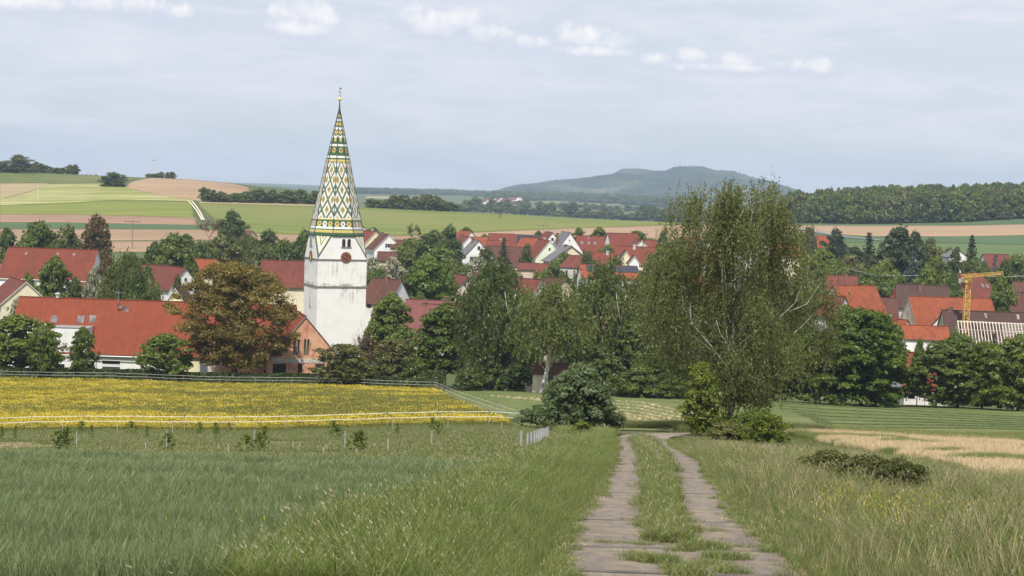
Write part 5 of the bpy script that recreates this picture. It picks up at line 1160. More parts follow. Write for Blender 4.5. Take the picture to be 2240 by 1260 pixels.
# ---- village trees
V_ = [
 (15,500,60,420,'round_dark','dark tree at the left edge above the red barn'), (88,486,120,400,'round_mid','broad olive-green tree cluster above the red barn'),
 (150,498,90,385,'round_olive','olive tree left of the reddish round tree'), (214,474,108,390,'round_bronze','tall reddish-brown round tree above the end of the red barn'),
 (-10,535,70,350,'round_mid','green tree behind the purplish roof at the left edge'), (122,559,95,292,'maple','bright dense maple in front of the red barn'),
 (235,560,80,300,'round_bronze','brownish shrubby tree at the right end of the red barn'), (282,552,125,272,'birchmid','grey-green birch right of the red barn'),
 (205,585,60,282,'blossom','cream flowering shrub right of the bright maple'), (380,512,120,400,'round_mid','round fresh tree above the white gable with grey chimney'),
 (340,532,80,380,'round_dark','dark tree above the steep dark red roof'), (320,590,60,300,'round_dark','dark tree left of the steep dark red roof'),
 (415,560,60,320,'round_dark','dark tree directly behind the white gable with grey chimney'), (460,474,50,590,'thin','twiggy dark tree beside the end of the pale field track'),
 (508,464,62,575,'round_dark','dark round tree standing alone at the field edge'), (480,520,110,430,'round_olive','olive tree below the lone round tree'),
 (545,512,95,450,'birchmid','loose grey-green birch above the walnut crown'), (585,508,80,480,'round_dark','dark crown on the field edge above the walnut'),
 (620,525,90,420,'round_mid','green tree left of the tower shoulder'), (668,505,70,430,'round_mid','green tree touching the tower left edge'),
 (650,540,80,390,'round_dark','dark tree above the long red roof beside the tower'), (570,545,110,370,'round_olive','olive crown right behind the walnut top'),
 (440,530,80,420,'round_mid','green tree behind the small orange roof patch'), (390,610,40,290,'round_dark','dark little tree beside the yellow gable'),
 (40,650,70,245,'blossom','white blossoming tree at the left end of the farmhouse roof'), (300,600,70,262,'round_dark','dark tree just over the farmhouse ridge'),
 (817,498,44,590,'round_dark','dark tree behind the pale yellow gable near the spire'), (905,483,26,600,'thin','tall thin pale tree on the edge of the brown field'),
 (860,560,60,425,'blossom','white flowering shrub below the house with dark shutters'), (816,562,66,400,'blossom','blossoming tree beside the tower clock'),
 (905,522,100,470,'round_mid','dark green crown left in the large tree group right of the tower'), (950,505,90,480,'round_dark','tall dark tree in the middle of the large tree group'),
 (985,500,70,470,'round_dark','tall dark tree at the right of the large tree group, beside the white gables'), (965,540,110,425,'round_mid','mid green tree in front of the large tree group'),
 (825,590,80,360,'round_mid','green tree right of the tower at the height of its middle ledge'), (868,577,44,370,'bluespruce','bluish grey spruce above the brown cottage'),
 (948,574,150,345,'round_fresh','wide bright green tree between the cottage and the tan gable'), (1000,572,60,390,'round_dark','dark tree below the big white gable'),
 (890,545,70,430,'round_dark','dark green tree beside the white blossom'), (1045,560,80,430,'blossom','light bushy tree at the foot of the big white gable'),
 (1020,497,36,620,'round_mid','small tree behind the orange roofed gable'), (1075,575,70,400,'round_mid','green tree in front of the dark brown barn'),
 (1103,519,40,485,'spruce','dark spruce in front of the dark brown barn roof'), (1153,533,52,470,'cypress','dense egg-shaped green tree left of the pale green gable'),
 (1060,512,30,600,'round_mid','leafy tree between the white gables and the free standing red barn'), (1128,515,26,600,'round_fresh','small bush left of the solar panel roof'),
 (1236,555,64,455,'round_fresh','bright yellow-green tree in front of the long grey roof'), (1266,499,28,640,'round_fresh','small yellowish tree on the brown field edge'),
 (1312,497,46,600,'round_mid','round tree right of the three skylights'), (1395,505,60,600,'round_mid','broad tree behind the large red roof'),
 (1452,502,52,500,'cypress','dark pointed cypress-like tree standing above the roofs'), (1447,540,70,450,'round_fresh','bright round bush at the foot of the dark pointed tree'),
 (1178,505,20,650,'round_olive','tiny tree beside the pole on the brown field'), (1180,595,70,380,'round_mid','green tree below the crimson garage'),
 (1235,600,80,370,'round_mid','mid green tree below the grey walled house'), (1285,548,60,430,'birchfar','birch covering the right of the hipped crimson roof'),
 (1120,590,80,370,'birchfar','pale birch below the dark spruce'), (1350,560,90,400,'birchfar','birch in front of the low orange-red roof'),
 (1425,572,80,380,'birchfar','light green birch below the tiny white gables'), (1500,560,70,400,'round_dark','dark tree left of the big birch crown'),
 (1490,520,50,600,'round_olive','olive tree behind the cream gable with white verge boards'), (1212,572,60,420,'round_mid','small green tree beside the crimson garage'),
 (1010,600,60,370,'bushdark','dark bush beneath the wide bright tree'), (890,610,60,345,'bush','bush at the right end of the brown cottage'),
 (920,640,50,310,'round_mid','green tree left of the purplish roof'), (1045,650,70,290,'round_dark','dark tree behind the slim birch'),
 (1055,600,70,350,'round_mid','tree right of the tan gable and its grey chimney'), (1290,610,80,330,'round_dark','dark tree at the left end of the solar roof house'),
 (1200,640,100,300,'round_mid','tree below the hidden brown roofed house'), (1440,640,120,300,'round_dark','dark tree behind the forked birch'),
 (1500,670,120,290,'round_mid','green tree behind the left flank of the big birch'), (1590,560,120,400,'round_dark','dark tree behind the upper big birch, left'),
 (1680,560,120,400,'round_mid','green tree behind the upper big birch, right'), (1640,640,160,300,'round_dark','dark tree mass behind the middle of the big birch'),
 (1755,600,110,330,'round_olive','olive tree left of the orange hipped barn'),
 (1772,494,52,560,'birchfar','grey-green birch above the right village edge'), (1830,500,60,540,'pine','dark pine right of the small orange rooftop'),
 (1800,545,100,470,'round_mid','green tree below the small orange rooftop'), (1870,540,80,480,'pine','dark pine group left of the tall pointed pine'),
 (1902,508,60,500,'spruce','pointed dark spruce left of the biggest conifer'), (1968,496,120,490,'pine','biggest dark conifer with wide ragged crown'),
 (2003,506,60,520,'pine','dark conifer at the right shoulder of the biggest one'), (2035,524,60,520,'round_olive','twiggy olive tree right of the biggest conifer'),
 (1998,550,60,470,'bluespruce','bluish conifer in front of the biggest dark one'), (2127,514,50,500,'spruce','tall slender spruce standing free on the right'),
 (2095,540,50,510,'spruce','short dark spruce beside the tall slender one'), (2078,545,50,530,'round_olive','yellowish tree left of the two spruces'),
 (2178,556,42,460,'bluespruce','blue spruce in front of the far right red roof'), (2090,549,44,480,'round_dark','dark little tree hiding most of the white house front left of the slender spruce'),
 (2225,556,80,460,'round_mid','green tree group at the right edge below the fields'),
 (2200,575,60,430,'round_dark','dark tree right of the blue spruce'), (2050,562,80,460,'round_mid','round green tree between conifers and crane'),
 (2130,565,60,450,'round_dark','dark tree under the slender spruce'), (2150,572,60,440,'round_mid','green tree behind the crane jib'),
 (1935,570,80,450,'round_mid','green tree under the biggest conifer'), (1860,560,80,440,'round_olive','olive tree in the middle of the right village'),
 (1830,575,90,420,'round_mid','loose green tree above the faded red roof'), (1905,592,110,400,'round_mid','green garden tree above the small solar roof'),
 (1965,600,70,410,'round_mid','green tree above the broad dark hipped roof'), (2035,590,100,400,'round_fresh','bright garden tree behind the dark hipped roof'),
 (2085,606,60,385,'round_dark','round dark tree left of the crane mast'), (2005,620,60,420,'round_mid','tree tucked behind the hipped roof chimney'),
 (2192,606,72,345,'round_mid','round green tree right of the red hipped roof'), (1880,590,60,430,'birchfar','pale birch in the gardens of the right village'),
 (1850,668,90,262,'round_mid','leafy tree top in front of the brown roofed barn wing'), (1930,690,100,240,'round_fresh','bright tree top just behind the big hornbeam'),
 (2110,740,80,232,'round_mid','tree behind the broad hornbeam, below the crane'), (2175,728,40,236,'spruce','small dark spruce in front of the lathed barn'),
 (2240,600,60,420,'round_dark','dark tree at the right edge above the cream wall'), (1750,640,80,290,'round_mid','green tree between big birch and orange hipped barn'),
 (60,600,60,300,'round_mid','green tree under the eaves of the red barn'), (165,610,60,285,'round_dark','dark tree under the right half of the red barn'),
 (350,560,70,350,'round_mid','green tree behind the white gable, above the dark red roof'), (700,560,60,380,'round_dark','dark tree hidden behind the tower'),
 (1065,545,50,470,'bush','bush at the corner of the dark brown barn'), (1330,535,40,520,'round_mid','small tree between the red roofs'),
 (1300,585,70,380,'round_mid','green tree behind the white solar roof house'), (1110,640,120,285,'round_mid','dark green tree behind the tallest hanging birch'),
 (1245,660,110,285,'round_dark','dark tree behind the slanting birch'), (1340,640,110,300,'round_dark','dark tree behind the orange tiled barn'),
 (1560,690,130,270,'round_mid','green tree low behind the big birch, left'), (1690,690,140,262,'round_mid','green tree low behind the big birch, right'),
]
for a in V_: T(*a)
# filler garden trees of the village, seen between the named ones
rv = random.Random(77); occ = [(P(a[0], a[1], a[3]).x, a[3]) for a in V_]+[(o.location.x, o.location.y) for o in bpy.data.objects if o.type == 'EMPTY' and o.get('category') in ('house', 'barn', 'shed', 'cottage', 'garage')]
cnt = 0
for tries in range(900):
    if cnt >= 90: break
    y = rv.uniform(290, 600); x = y*rv.uniform(-.33, .34)
    if any((x-ox)**2+(y-oy)**2 < (9+(y-290)*.01)**2 for ox, oy in occ): continue
    if y > 530+20*math.sin(x*.05): continue
    if -60 < x < -25 and y < 330: continue
    occ.append((x, y)); cnt += 1
    k = rv.choice(['round_mid', 'round_dark', 'round_olive', 'round_mid', 'orchard', 'round_fresh']); L = TL[k]; tm, cm, H_, W_ = rv.choice(L)
    hh = rv.uniform(5.0, 8.5); t = empty('garden_tree', (x, y, h(x, y)))
    lab = {'round_mid': 'mid green garden tree among the village roofs', 'round_dark': 'dark green garden tree among the village roofs', 'round_olive': 'olive green garden tree among the village roofs', 'orchard': 'small open fruit tree among the village roofs', 'round_fresh': 'bright green garden tree among the village roofs'}[k]
    tag(t, lab, 'tree', 'garden trees filling the village')
    for me, n_ in ((tm, 'trunk'), (cm, 'crown')):
        o = link(bpy.data.objects.new(n_, me), t); s_ = hh*rv.uniform(.8, 1.1)/W_; o.scale = (s_, s_, hh/H_); o.rotation_euler = (0, 0, rv.uniform(0, 6.28))
# ---- far hedgerow trees, each its own, standing on the field edge at row ybase
def far_row(pts, label, group, top, step=18, w=26, seed=1, back=0, var=.35, mi=(0, 1, 2, 3)):
    r_ = random.Random(seed); px = pts[0][0]
    while px < pts[-1][0]:
        yb = np.interp(px, [p[0] for p in pts], [p[1] for p in pts])
        x, y, z = [float(a[0]) for a in hit([px], [yb])]
        y2 = y+back; x = x*y2/y; hh = top*r_.uniform(1-var, 1+var)*y/F
        me = FT[r_.choice(mi)]; o = link(bpy.data.objects.new('hedgerow_tree', me)); ww = w*r_.uniform(.8, 1.3)*y/F/9.5
        o.location = (x, y2, h(x, y2)-.3); o.scale = (ww, ww, hh/10); o.rotation_euler = (0, 0, r_.uniform(0, 6))
        tag(o, label, 'tree', group); px += step*r_.uniform(.6, 1.3)
far_row([(445,442),(560,444),(700,447)], 'dark tree of the hedgerow between the ploughed hill and the spire', 'hedgerow left of the spire', 24, 15, 30, 2)
far_row([(812,455),(900,460),(1000,463)], 'dark leafy tree of the hedgerow just right of the spire', 'hedgerow right of the spire', 27, 17, 32, 3)
far_row([(1005,463),(1100,468),(1200,473),(1300,479),(1500,488)], 'tree of the long hedgerow along the far edge of the green field', 'long hedgerow behind the green field', 24, 15, 30, 4, back=20, var=.5, mi=(1, 2, 4, 0))
far_row([(1020,452),(1250,455),(1490,470)], 'paler tree on the plain behind the long hedgerow', 'scattered trees of the plain', 14, 24, 22, 5, mi=(2, 4, 1))
far_row([(0,378),(60,377),(165,377)], 'bushy tree on the hilltop at the far left', 'copse on the left hilltop', 20, 13, 26, 6)
T(41, 340, 60, 1085, 'round_olive', 'tallest tree of the copse on the left hilltop', name='hedgerow_tree', cat='tree')
T(250, 379, 60, 960, 'bushdark', 'rounded dark thicket beside the concrete pole on the left hill', 'thicket', 'thicket')
far_row([(325,386),(380,390)], 'small tree on the skyline behind the ploughed hill', 'skyline bushes behind the ploughed hill', 13, 11, 16, 8)
far_row([(180,377),(215,380)], 'tiny bush on the far left skyline', 'tiny skyline bushes', 3, 9, 6, 9)
# ================================================================== SCATTER (stuff)
def scatter(name, pts, rot, sc, sources, label=None, tiltv=None):
    """one object: instances of small source meshes on the given points"""
    me = bpy.data.meshes.new(name); me.vertices.add(len(pts)); me.vertices.foreach_set('co', np.asarray(pts, np.float32).ravel())
    a = me.attributes.new('rz', 'FLOAT_VECTOR', 'POINT'); rv_ = np.zeros((len(pts), 3), np.float32); rv_[:, 2] = rot
    if tiltv is not None: rv_[:, 0] = tiltv
    a.data.foreach_set('vector', rv_.ravel())
    a = me.attributes.new('sc', 'FLOAT_VECTOR', 'POINT'); sc = np.asarray(sc, np.float32); sc = np.repeat(sc[:, None], 3, 1) if sc.ndim == 1 else sc
    a.data.foreach_set('vector', sc.ravel()); me.update()
    o = link(bpy.data.objects.new(name, me)); tag(o, kind='stuff')
    if label: o['label'] = label
    ng = bpy.data.node_groups.new(name+'_scatter', 'GeometryNodeTree')
    ng.interface.new_socket('Geometry', in_out='INPUT', socket_type='NodeSocketGeometry'); ng.interface.new_socket('Geometry', in_out='OUTPUT', socket_type='NodeSocketGeometry')
    n = ng.nodes; l = ng.links; gi = n.new('NodeGroupInput'); go = n.new('NodeGroupOutput'); ip = n.new('GeometryNodeInstanceOnPoints'); jn = n.new('GeometryNodeJoinGeometry')
    for me_ in sources:
        so = bpy.data.objects.new(me_.name, me_); oi = n.new('GeometryNodeObjectInfo'); oi.inputs['Object'].default_value = so; oi.inputs['As Instance'].default_value = True; l.new(oi.outputs['Geometry'], jn.inputs[0])
    l.new(gi.outputs[0], ip.inputs['Points']); l.new(jn.outputs[0], ip.inputs['Instance']); ip.inputs['Pick Instance'].default_value = True
    for nm, sk in (('rz', 'Rotation'), ('sc', 'Scale')):
        at = n.new('GeometryNodeInputNamedAttribute'); at.data_type = 'FLOAT_VECTOR'; at.inputs['Name'].default_value = nm; l.new(at.outputs[0], ip.inputs[sk])
    l.new(ip.outputs[0], go.inputs[0]); md = o.modifiers.new('scatter', 'NODES'); md.node_group = ng
    return o
def tuft(name, seed, n, hgt, spread, width, mats, bend=.35, heads=0, headmat=None, segs=3, dirb=None, headsize=.05):
    """a tuft of curved grass blades"""
    rs = np.random.RandomState(seed); V = []; Fc = []; ti = []; mi = []
    for i in range(n):
        a = rs.rand()*6.28; r_ = spread*math.sqrt(rs.rand()); bx, by = r_*math.cos(a), r_*math.sin(a)
        hh = hgt*(.55+.5*rs.rand()); da = rs.rand()*6.28; bd = bend*hh*(.3+rs.rand()); dx, dy = math.cos(da)*bd, math.sin(da)*bd
        if dirb: dx += dirb[0]*hh; dy += dirb[1]*hh
        wa = rs.rand()*3.14; wx_, wy_ = math.cos(wa)*width*.5, math.sin(wa)*width*.5; t_ = rs.rand(); b = len(V)
        for s in range(segs+1):
            f = s/segs; w_ = 1-f**1.8*.85; x = bx+dx*f*f; y = by+dy*f*f; z = hh*(f-.18*f*f*bend)-.03
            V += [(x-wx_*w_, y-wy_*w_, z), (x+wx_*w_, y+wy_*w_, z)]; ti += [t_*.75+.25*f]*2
        for s in range(segs): Fc.append((b+2*s, b+2*s+1, b+2*s+3, b+2*s+2)); mi.append(0)
        if heads and i < heads:
            hs = headsize*(.7+.6*rs.rand()); x, y, z = V[-1]; b = len(V)
            V += [(x-hs*.35, y, z), (x+hs*.1, y+hs*.35, z+hs*.2), (x+hs*.3+dx*.1, y+dy*.1, z+hs*1.8), (x-hs*.1, y-hs*.35, z+hs*.4)]; ti += [rs.rand()]*4
            Fc.append((b, b+1, b+2, b+3)); mi.append(1)
    return mesh_np(name, V, Fc, mats+([headmat] if headmat else []), mi=mi, attr=ti)
GM = {
 'wheat': leafmat('wheat_blade', (.048, .080, .034), (.235, .300, .145), .3, obj=.35),
 'grass': leafmat('grass_blade', (.052, .088, .018), (.245, .290, .095), .35, obj=.4),
 'grassd':leafmat('grass_blade_dark', (.040, .078, .018), (.15, .21, .05), .3, obj=.3),
 'straw': leafmat('straw_blade', (.36, .28, .17), (.78, .66, .46), .2, obj=.3),
 'head':  leafmat('grass_head', (.16, .13, .075), (.30, .255, .16), .25),
 'yellow':leafmat('yellow_petal', (.46, .36, .025), (.62, .49, .05), .1),
 'mead':  leafmat('meadow_blade', (.10, .115, .02), (.20, .20, .045), .3, obj=.3),
}
RS = np.random.RandomState(42)
def pts_in(n, ymin, ymax, xl, xr, wy=lambda y: 1.0):
    """random ground points; xl, xr functions of y"""
    y = RS.uniform(ymin, ymax, n*3); wmax = max((xr(v)-xl(v))*wy(v) for v in np.linspace(ymin, ymax, 60))
    keep = RS.rand(n*3)*wmax < (xr(y)-xl(y))*wy(y)
    y = y[keep][:n]; x = xl(y)+(xr(y)-xl(y))*RS.rand(len(y)); return x, y
BEND = np.array([(9.0,104),(9.3,107),(10.0,110),(11.4,112.8),(13.8,115),(17,116.5),(22,117.2),(28,117.5)])
def off_bend(x, y, r):
    m_ = np.ones(len(x), bool)
    for (ax, ay), (bx_, by_) in zip(BEND[:-1], BEND[1:]):
        dx, dy = bx_-ax, by_-ay; t = np.clip(((x-ax)*dx+(y-ay)*dy)/(dx*dx+dy*dy), 0, 1); m_ &= (x-ax-t*dx)**2+(y-ay-t*dy)**2 > r*r
    return m_
left_edge = lambda y: -(.335*y+1.0)
# -- wheat
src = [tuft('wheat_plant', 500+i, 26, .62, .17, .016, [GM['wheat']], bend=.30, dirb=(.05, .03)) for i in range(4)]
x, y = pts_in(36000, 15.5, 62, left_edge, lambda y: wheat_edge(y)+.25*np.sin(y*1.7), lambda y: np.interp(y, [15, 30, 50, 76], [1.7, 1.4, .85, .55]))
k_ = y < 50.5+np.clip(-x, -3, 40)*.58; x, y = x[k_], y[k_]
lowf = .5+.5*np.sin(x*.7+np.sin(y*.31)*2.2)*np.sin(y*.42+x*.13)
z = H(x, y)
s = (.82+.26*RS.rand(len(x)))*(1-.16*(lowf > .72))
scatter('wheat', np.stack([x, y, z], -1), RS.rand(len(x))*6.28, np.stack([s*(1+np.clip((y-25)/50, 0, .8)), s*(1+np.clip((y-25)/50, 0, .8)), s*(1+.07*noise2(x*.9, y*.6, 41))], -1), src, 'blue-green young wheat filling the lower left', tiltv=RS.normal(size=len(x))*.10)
# -- tall grass of the verges
gsrc = [tuft('grass_tuft', 520+i, 24, .78, .17, .012, [GM['grass']], bend=.55, heads=3, headmat=GM['head'], dirb=(.10, .05), headsize=.024) for i in range(4)]
gsrc.append(tuft('grass_tuft', 526, 20, .55, .2, .016, [GM['grassd']], bend=.6))
stalk = tuft('stalk_tuft', 601, 6, 1.05, .15, .010, [GM['straw']], bend=.35, heads=6, headmat=GM['head'], headsize=.03); stalk2 = tuft('grass_tuft', 602, 14, .9, .2, .016, [GM['grassd']], bend=.5)
wst = tuft('weed_tuft', 603, 18, .5, .25, .05, [GM['grassd']], bend=.9)
pr = lambda y: path_c(y)+1.5
pl = lambda y: path_c(y)-1.55
def edgen(x, y): return .28*np.sin(y*2.1+x)+.2*np.sin(y*.77)
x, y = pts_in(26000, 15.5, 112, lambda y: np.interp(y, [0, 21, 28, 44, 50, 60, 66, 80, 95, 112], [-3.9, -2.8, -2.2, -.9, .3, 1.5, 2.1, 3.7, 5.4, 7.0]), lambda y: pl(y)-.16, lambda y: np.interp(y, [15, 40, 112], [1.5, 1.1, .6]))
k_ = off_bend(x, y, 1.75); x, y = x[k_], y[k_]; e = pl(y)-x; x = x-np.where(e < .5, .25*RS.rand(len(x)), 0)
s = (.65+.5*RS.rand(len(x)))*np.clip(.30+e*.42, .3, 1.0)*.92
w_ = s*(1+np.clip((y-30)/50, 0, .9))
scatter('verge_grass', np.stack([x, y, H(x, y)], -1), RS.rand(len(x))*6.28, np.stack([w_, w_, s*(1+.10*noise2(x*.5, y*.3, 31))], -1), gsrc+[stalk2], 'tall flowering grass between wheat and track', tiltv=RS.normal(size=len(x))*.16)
# right verge: rougher, with dry stalks
gs2 = gsrc[:3]+[tuft('dry_tuft', 530, 16, .85, .2, .011, [GM['head']], bend=.5, heads=5, headmat=GM['head'], headsize=.015)]+[gsrc[4]]
gs2 += [tuft('grass_tuft', 531, 24, .7, .2, .013, [GM['grassd']], bend=.6, heads=2, headmat=GM['head'], headsize=.015)]
x, y = pts_in(40000, 15.5, 122, lambda y: pr(y)+.2, lambda y: np.minimum(np.where(y < 62, .335*y+1.5, 21.5), 21.5+0*y), lambda y: np.interp(y, [15, 40, 112], [1.5, 1.0, .5]))
k_ = off_bend(x, y, 1.7); x, y = x[k_], y[k_]; e = x-pr(y); s = (.6+.5*RS.rand(len(x)))*np.clip(.30+e*.30, .3, .95)*.92*np.interp(x, [13.5, 18], [1, .5])*np.interp(y, [75, 98], [1, .38]); w_ = s*(1+np.clip((y-30)/50, 0, .9))
scatter('verge_grass', np.stack([x, y, H(x, y)], -1), RS.rand(len(x))*6.28, np.stack([w_, w_, s*(1+.13*noise2(x*.4, y*.25, 33))], -1), gs2+[stalk, stalk2, wst], 'rough tall grass with dry stalks right of the track', tiltv=RS.normal(size=len(x))*.2)
# grass strip down the middle of the track
cs = [tuft('short_tuft', 540+i, 26, .26, .16, .011, [GM[('grass', 'grassd', 'grass')[i]]], bend=.8, heads=(1, 0, 2)[i], headmat=GM['head'], headsize=.03) for i in range(3)]
y = RS.uniform(26.0, 101, 5400); n1_ = noise2(y*.9, y*.0, 9)*.12; x = path_c(y)+n1_*.5+RS.normal(size=len(y))*.19*np.clip((y-20)/14, .6, 1.25)
s = (.5+.75*RS.rand(len(y)))*(1+np.clip((y-40)/70, 0, .8))
px_ = [x]; py_ = [y]; ps_ = [s]
# loose tufts on the slabs: (x offset from centre, y, radius, count, scale)
for ox, yy, r_, n_, sc_ in ((.3, 28.4, .34, 75, 1.15), (.05, 26.4, .42, 120, 1.2), (.55, 25.0, .34, 70, 1.0), (.15, 24.4, .2, 24, .7), (.75, 23.2, .3, 50, .9), (-.25, 22.2, .26, 50, 1.0), (.0, 21.2, .22, 30, .8), (.05, 20.4, .3, 36, .9),
                            (.35, 31.0, .3, 40, .9), (-.6, 23.8, .12, 12, .5), (-.55, 22.9, .12, 12, .6), (.2, 21.6, .2, 16, .6), (-.95, 25.7, .5, 40, .45), (-.4, 25.6, .4, 26, .4), (1.15, 25.6, .4, 30, .5), (.9, 29.0, .3, 24, .5),(-.7, 31.5, .25, 12, .4), (.7, 21.0, .3, 30, .8), (-.5, 36, .3, 14, .5), (.0, 34, .3, 40, 1.1)):
    a = RS.rand(n_)*6.28; r = r_*np.sqrt(RS.rand(n_)); yv = yy+np.sin(a)*r*(.5 if r_ > .35 and sc_ < .6 else 1); px_.append(path_c(yv)+ox+np.cos(a)*r); py_.append(yv); ps_.append(sc_*(.6+.5*RS.rand(n_)))
for q_ in range(150):   # ragged clumps creeping onto the slabs from both sides of each wheel strip
    yy = RS.uniform(19, 100); ox = RS.choice([-1.6, -.45, .42, 1.6])+RS.normal()*.08; n_ = RS.randint(6, 22); a = RS.rand(n_)*6.28; r = RS.uniform(.12, .32)*np.sqrt(RS.rand(n_)); yv = yy+np.sin(a)*r*RS.choice([1, 3])
    px_.append(path_c(yv)+ox+np.cos(a)*r); py_.append(yv); ps_.append(RS.uniform(.35, .8)*(.6+.5*RS.rand(n_)))
x = np.concatenate(px_); y = np.concatenate(py_); s = np.concatenate(ps_)
scatter('track_grass', np.stack([x, y, H(x, y)+.03], -1), RS.rand(len(x))*6.28, s, cs+[tuft('dead_tuft', 547, 26, .16, .2, .012, [GM['head']], bend=1.2)], 'grass strip growing down the middle of the concrete track')
# creeping edges
y = RS.uniform(16, 103, 7500); sd_ = RS.choice([-1, 1], len(y)); x = path_c(y)+sd_*(1.86-RS.rand(len(y))**1.5*.36*(1+noise2(y*.8, sd_*3., 5)*.35)); s = .3+.5*RS.rand(len(y))
cs2 = cs+[tuft('dead_tuft', 548, 30, .13, .2, .013, [GM['straw']], bend=1.4), tuft('dead_tuft', 549, 30, .10, .24, .013, [GM['head']], bend=1.6)]
scatter('edge_grass', np.stack([x, y, H(x, y)+.02], -1), RS.rand(len(x))*6.28, s, cs2, 'short grass creeping over the track edges')
# -- stubble
st = [tuft('straw_tuft', 550+i, 14, .52, .22, .022, [GM['straw']], bend=.2) for i in range(3)]
x, y = pts_in(34000, 54, 122, lambda y: np.interp(y, [54, 72, 122], [17.2, 20.6, 20.8]), lambda y: .34*y+1.5, lambda y: np.interp(y, [58, 122], [1.2, .8]))
pn = noise2(x*.25, y*.10, 4); kp = (pn > -.15) & (RS.rand(len(x)) < np.clip((y-54)/14+.2, .1, 1))
xs_, ys_ = x[kp], y[kp]; s = .55+.55*RS.rand(len(xs_)); wv = s*1.3
scatter('stubble', np.stack([xs_, ys_, H(xs_, ys_)], -1), RS.rand(len(xs_))*6.28, np.stack([wv, wv, s], -1), st, 'pale dry straw stubble on the right')
xs_, ys_ = x[~kp], y[~kp]; xb, yb_ = pts_in(9000, 44, 122, lambda y: 20.0+0*y, lambda y: .34*y+1.5); k0 = len(xs_); xs_ = np.concatenate([xs_, xb]); ys_ = np.concatenate([ys_, yb_])
keep = (RS.rand(len(xs_)) < np.where((ys_ < 58) | (np.arange(len(xs_)) < k0), 1, .15)); xs_, ys_ = xs_[keep], ys_[keep]
s = .5+.4*RS.rand(len(xs_)); scatter('field_grass', np.stack([xs_, ys_, H(xs_, ys_)], -1), RS.rand(len(xs_))*6.28, np.stack([s*1.3, s*1.3, s*.85], -1), gsrc, 'green grass growing through the stubble')
# grass band behind the stubble and around the bend
x, y = pts_in(7000, 118, 128, lambda y: 13+0*y, lambda y: .345*y); s = .7+.4*RS.rand(len(x))
xb, yb_ = pts_in(2500, 100, 121, lambda y: 3.5+0*y, lambda y: pl(np.minimum(y, 112))-.4); xb2, yb2 = pts_in(1600, 123.5, 127, lambda y: 2+0*y, lambda y: 13+0*y)
x = np.concatenate([x, xb, xb2]); y = np.concatenate([y, yb_, yb2]); k_ = off_bend(x, y, 1.9); x, y = x[k_], y[k_]; s = .6+.4*RS.rand(len(x))
scatter('bend_grass', np.stack([x, y, H(x, y)], -1), RS.rand(len(x))*6.28, np.stack([s*1.8, s*1.8, s*.9], -1), gsrc, 'grass band along the mown field')
# -- orchard strip
os1 = [tuft('orchard_tuft', 560+i, 20, .5, .3, .022, [GM[('grassd', 'grass', 'head')[i]]], bend=.6, heads=2, headmat=GM['head']) for i in range(3)]
x, y = pts_in(42000, 49, 116, lambda y: -(.335*y+1), lambda y: np.interp(y, [49, 60, 66, 80, 95, 112, 116], [.3, 1.5, 2.1, 3.7, 5.3, 5.5, 5]))
k_ = y > 50+np.clip(-x, -3, 40)*.58; x, y = x[k_], y[k_]
pn = noise2(x*.14, y*.30, 14)
gi_ = ~((y > 69) & (y < 90) & (x < -7) & (pn > -.3)); s = (.40+.4*RS.rand(len(x)))*np.interp(y, [95, 112], [1, .6])
for nm, sel, srcs, lb in (('orchard_grass', gi_, os1[:2], 'rough green grass of the young orchard'), ('dry_grass', ~gi_, [os1[2], os1[1], st[0]], 'dry pinkish grass patches of the young orchard')):
    xx, yy, ss = x[sel], y[sel], s[sel]; scatter(nm, np.stack([xx, yy, H(xx, yy)], -1), RS.rand(len(xx))*6.28, np.stack([ss*1.4, ss*1.4, ss*(.95 if sel is gi_ else .5)], -1), srcs, lb)
# -- buttercup meadow
ml = lambda y: np.maximum(-(.335*y+2), -200); mr = lambda y: np.interp(y, [116, 150, 180, 213], [.4, -3.4, -6.9, -10.1])
x, y = pts_in(80000, 116.2+0, 212.5, ml, mr, lambda y: np.interp(y, [116, 160, 213], [1.5, .9, .6]))
ms = [tuft('meadow_tuft', 570+i, 12, .42, .3, .035, [GM['mead']], bend=.5) for i in range(2)]
mf = [tuft('buttercup_tuft', 575+i, 9, .46, .34, .03, [GM['mead']], bend=.5, heads=9, headmat=GM['yellow'], headsize=.045) for i in range(3)]
pn = noise2(x*.11, y*.10, 21)*.26+noise2(x*.38, y*.36, 22)*.20+.48*np.exp(-((y-126)/12)**2)+.38*np.exp(-((y-196)/12)**2)-.50-.5*np.exp(-((y-160)/16)**2)*(x > -18)
yel = RS.rand(len(x)) < 1/(1+np.exp(-(pn-.05)*3.0)); s = .7+.5*RS.rand(len(x))
s = s*np.interp(y, [116, 121], [.55, 1])
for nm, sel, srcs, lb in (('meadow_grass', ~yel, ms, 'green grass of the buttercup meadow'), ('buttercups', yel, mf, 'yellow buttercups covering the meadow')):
    xx, yy, ss = x[sel], y[sel], s[sel]; scatter(nm, np.stack([xx, yy, H(xx, yy)+.08], -1), RS.rand(len(xx))*6.28, np.stack([ss*1.5, ss*1.5, ss*.9], -1), srcs, lb)
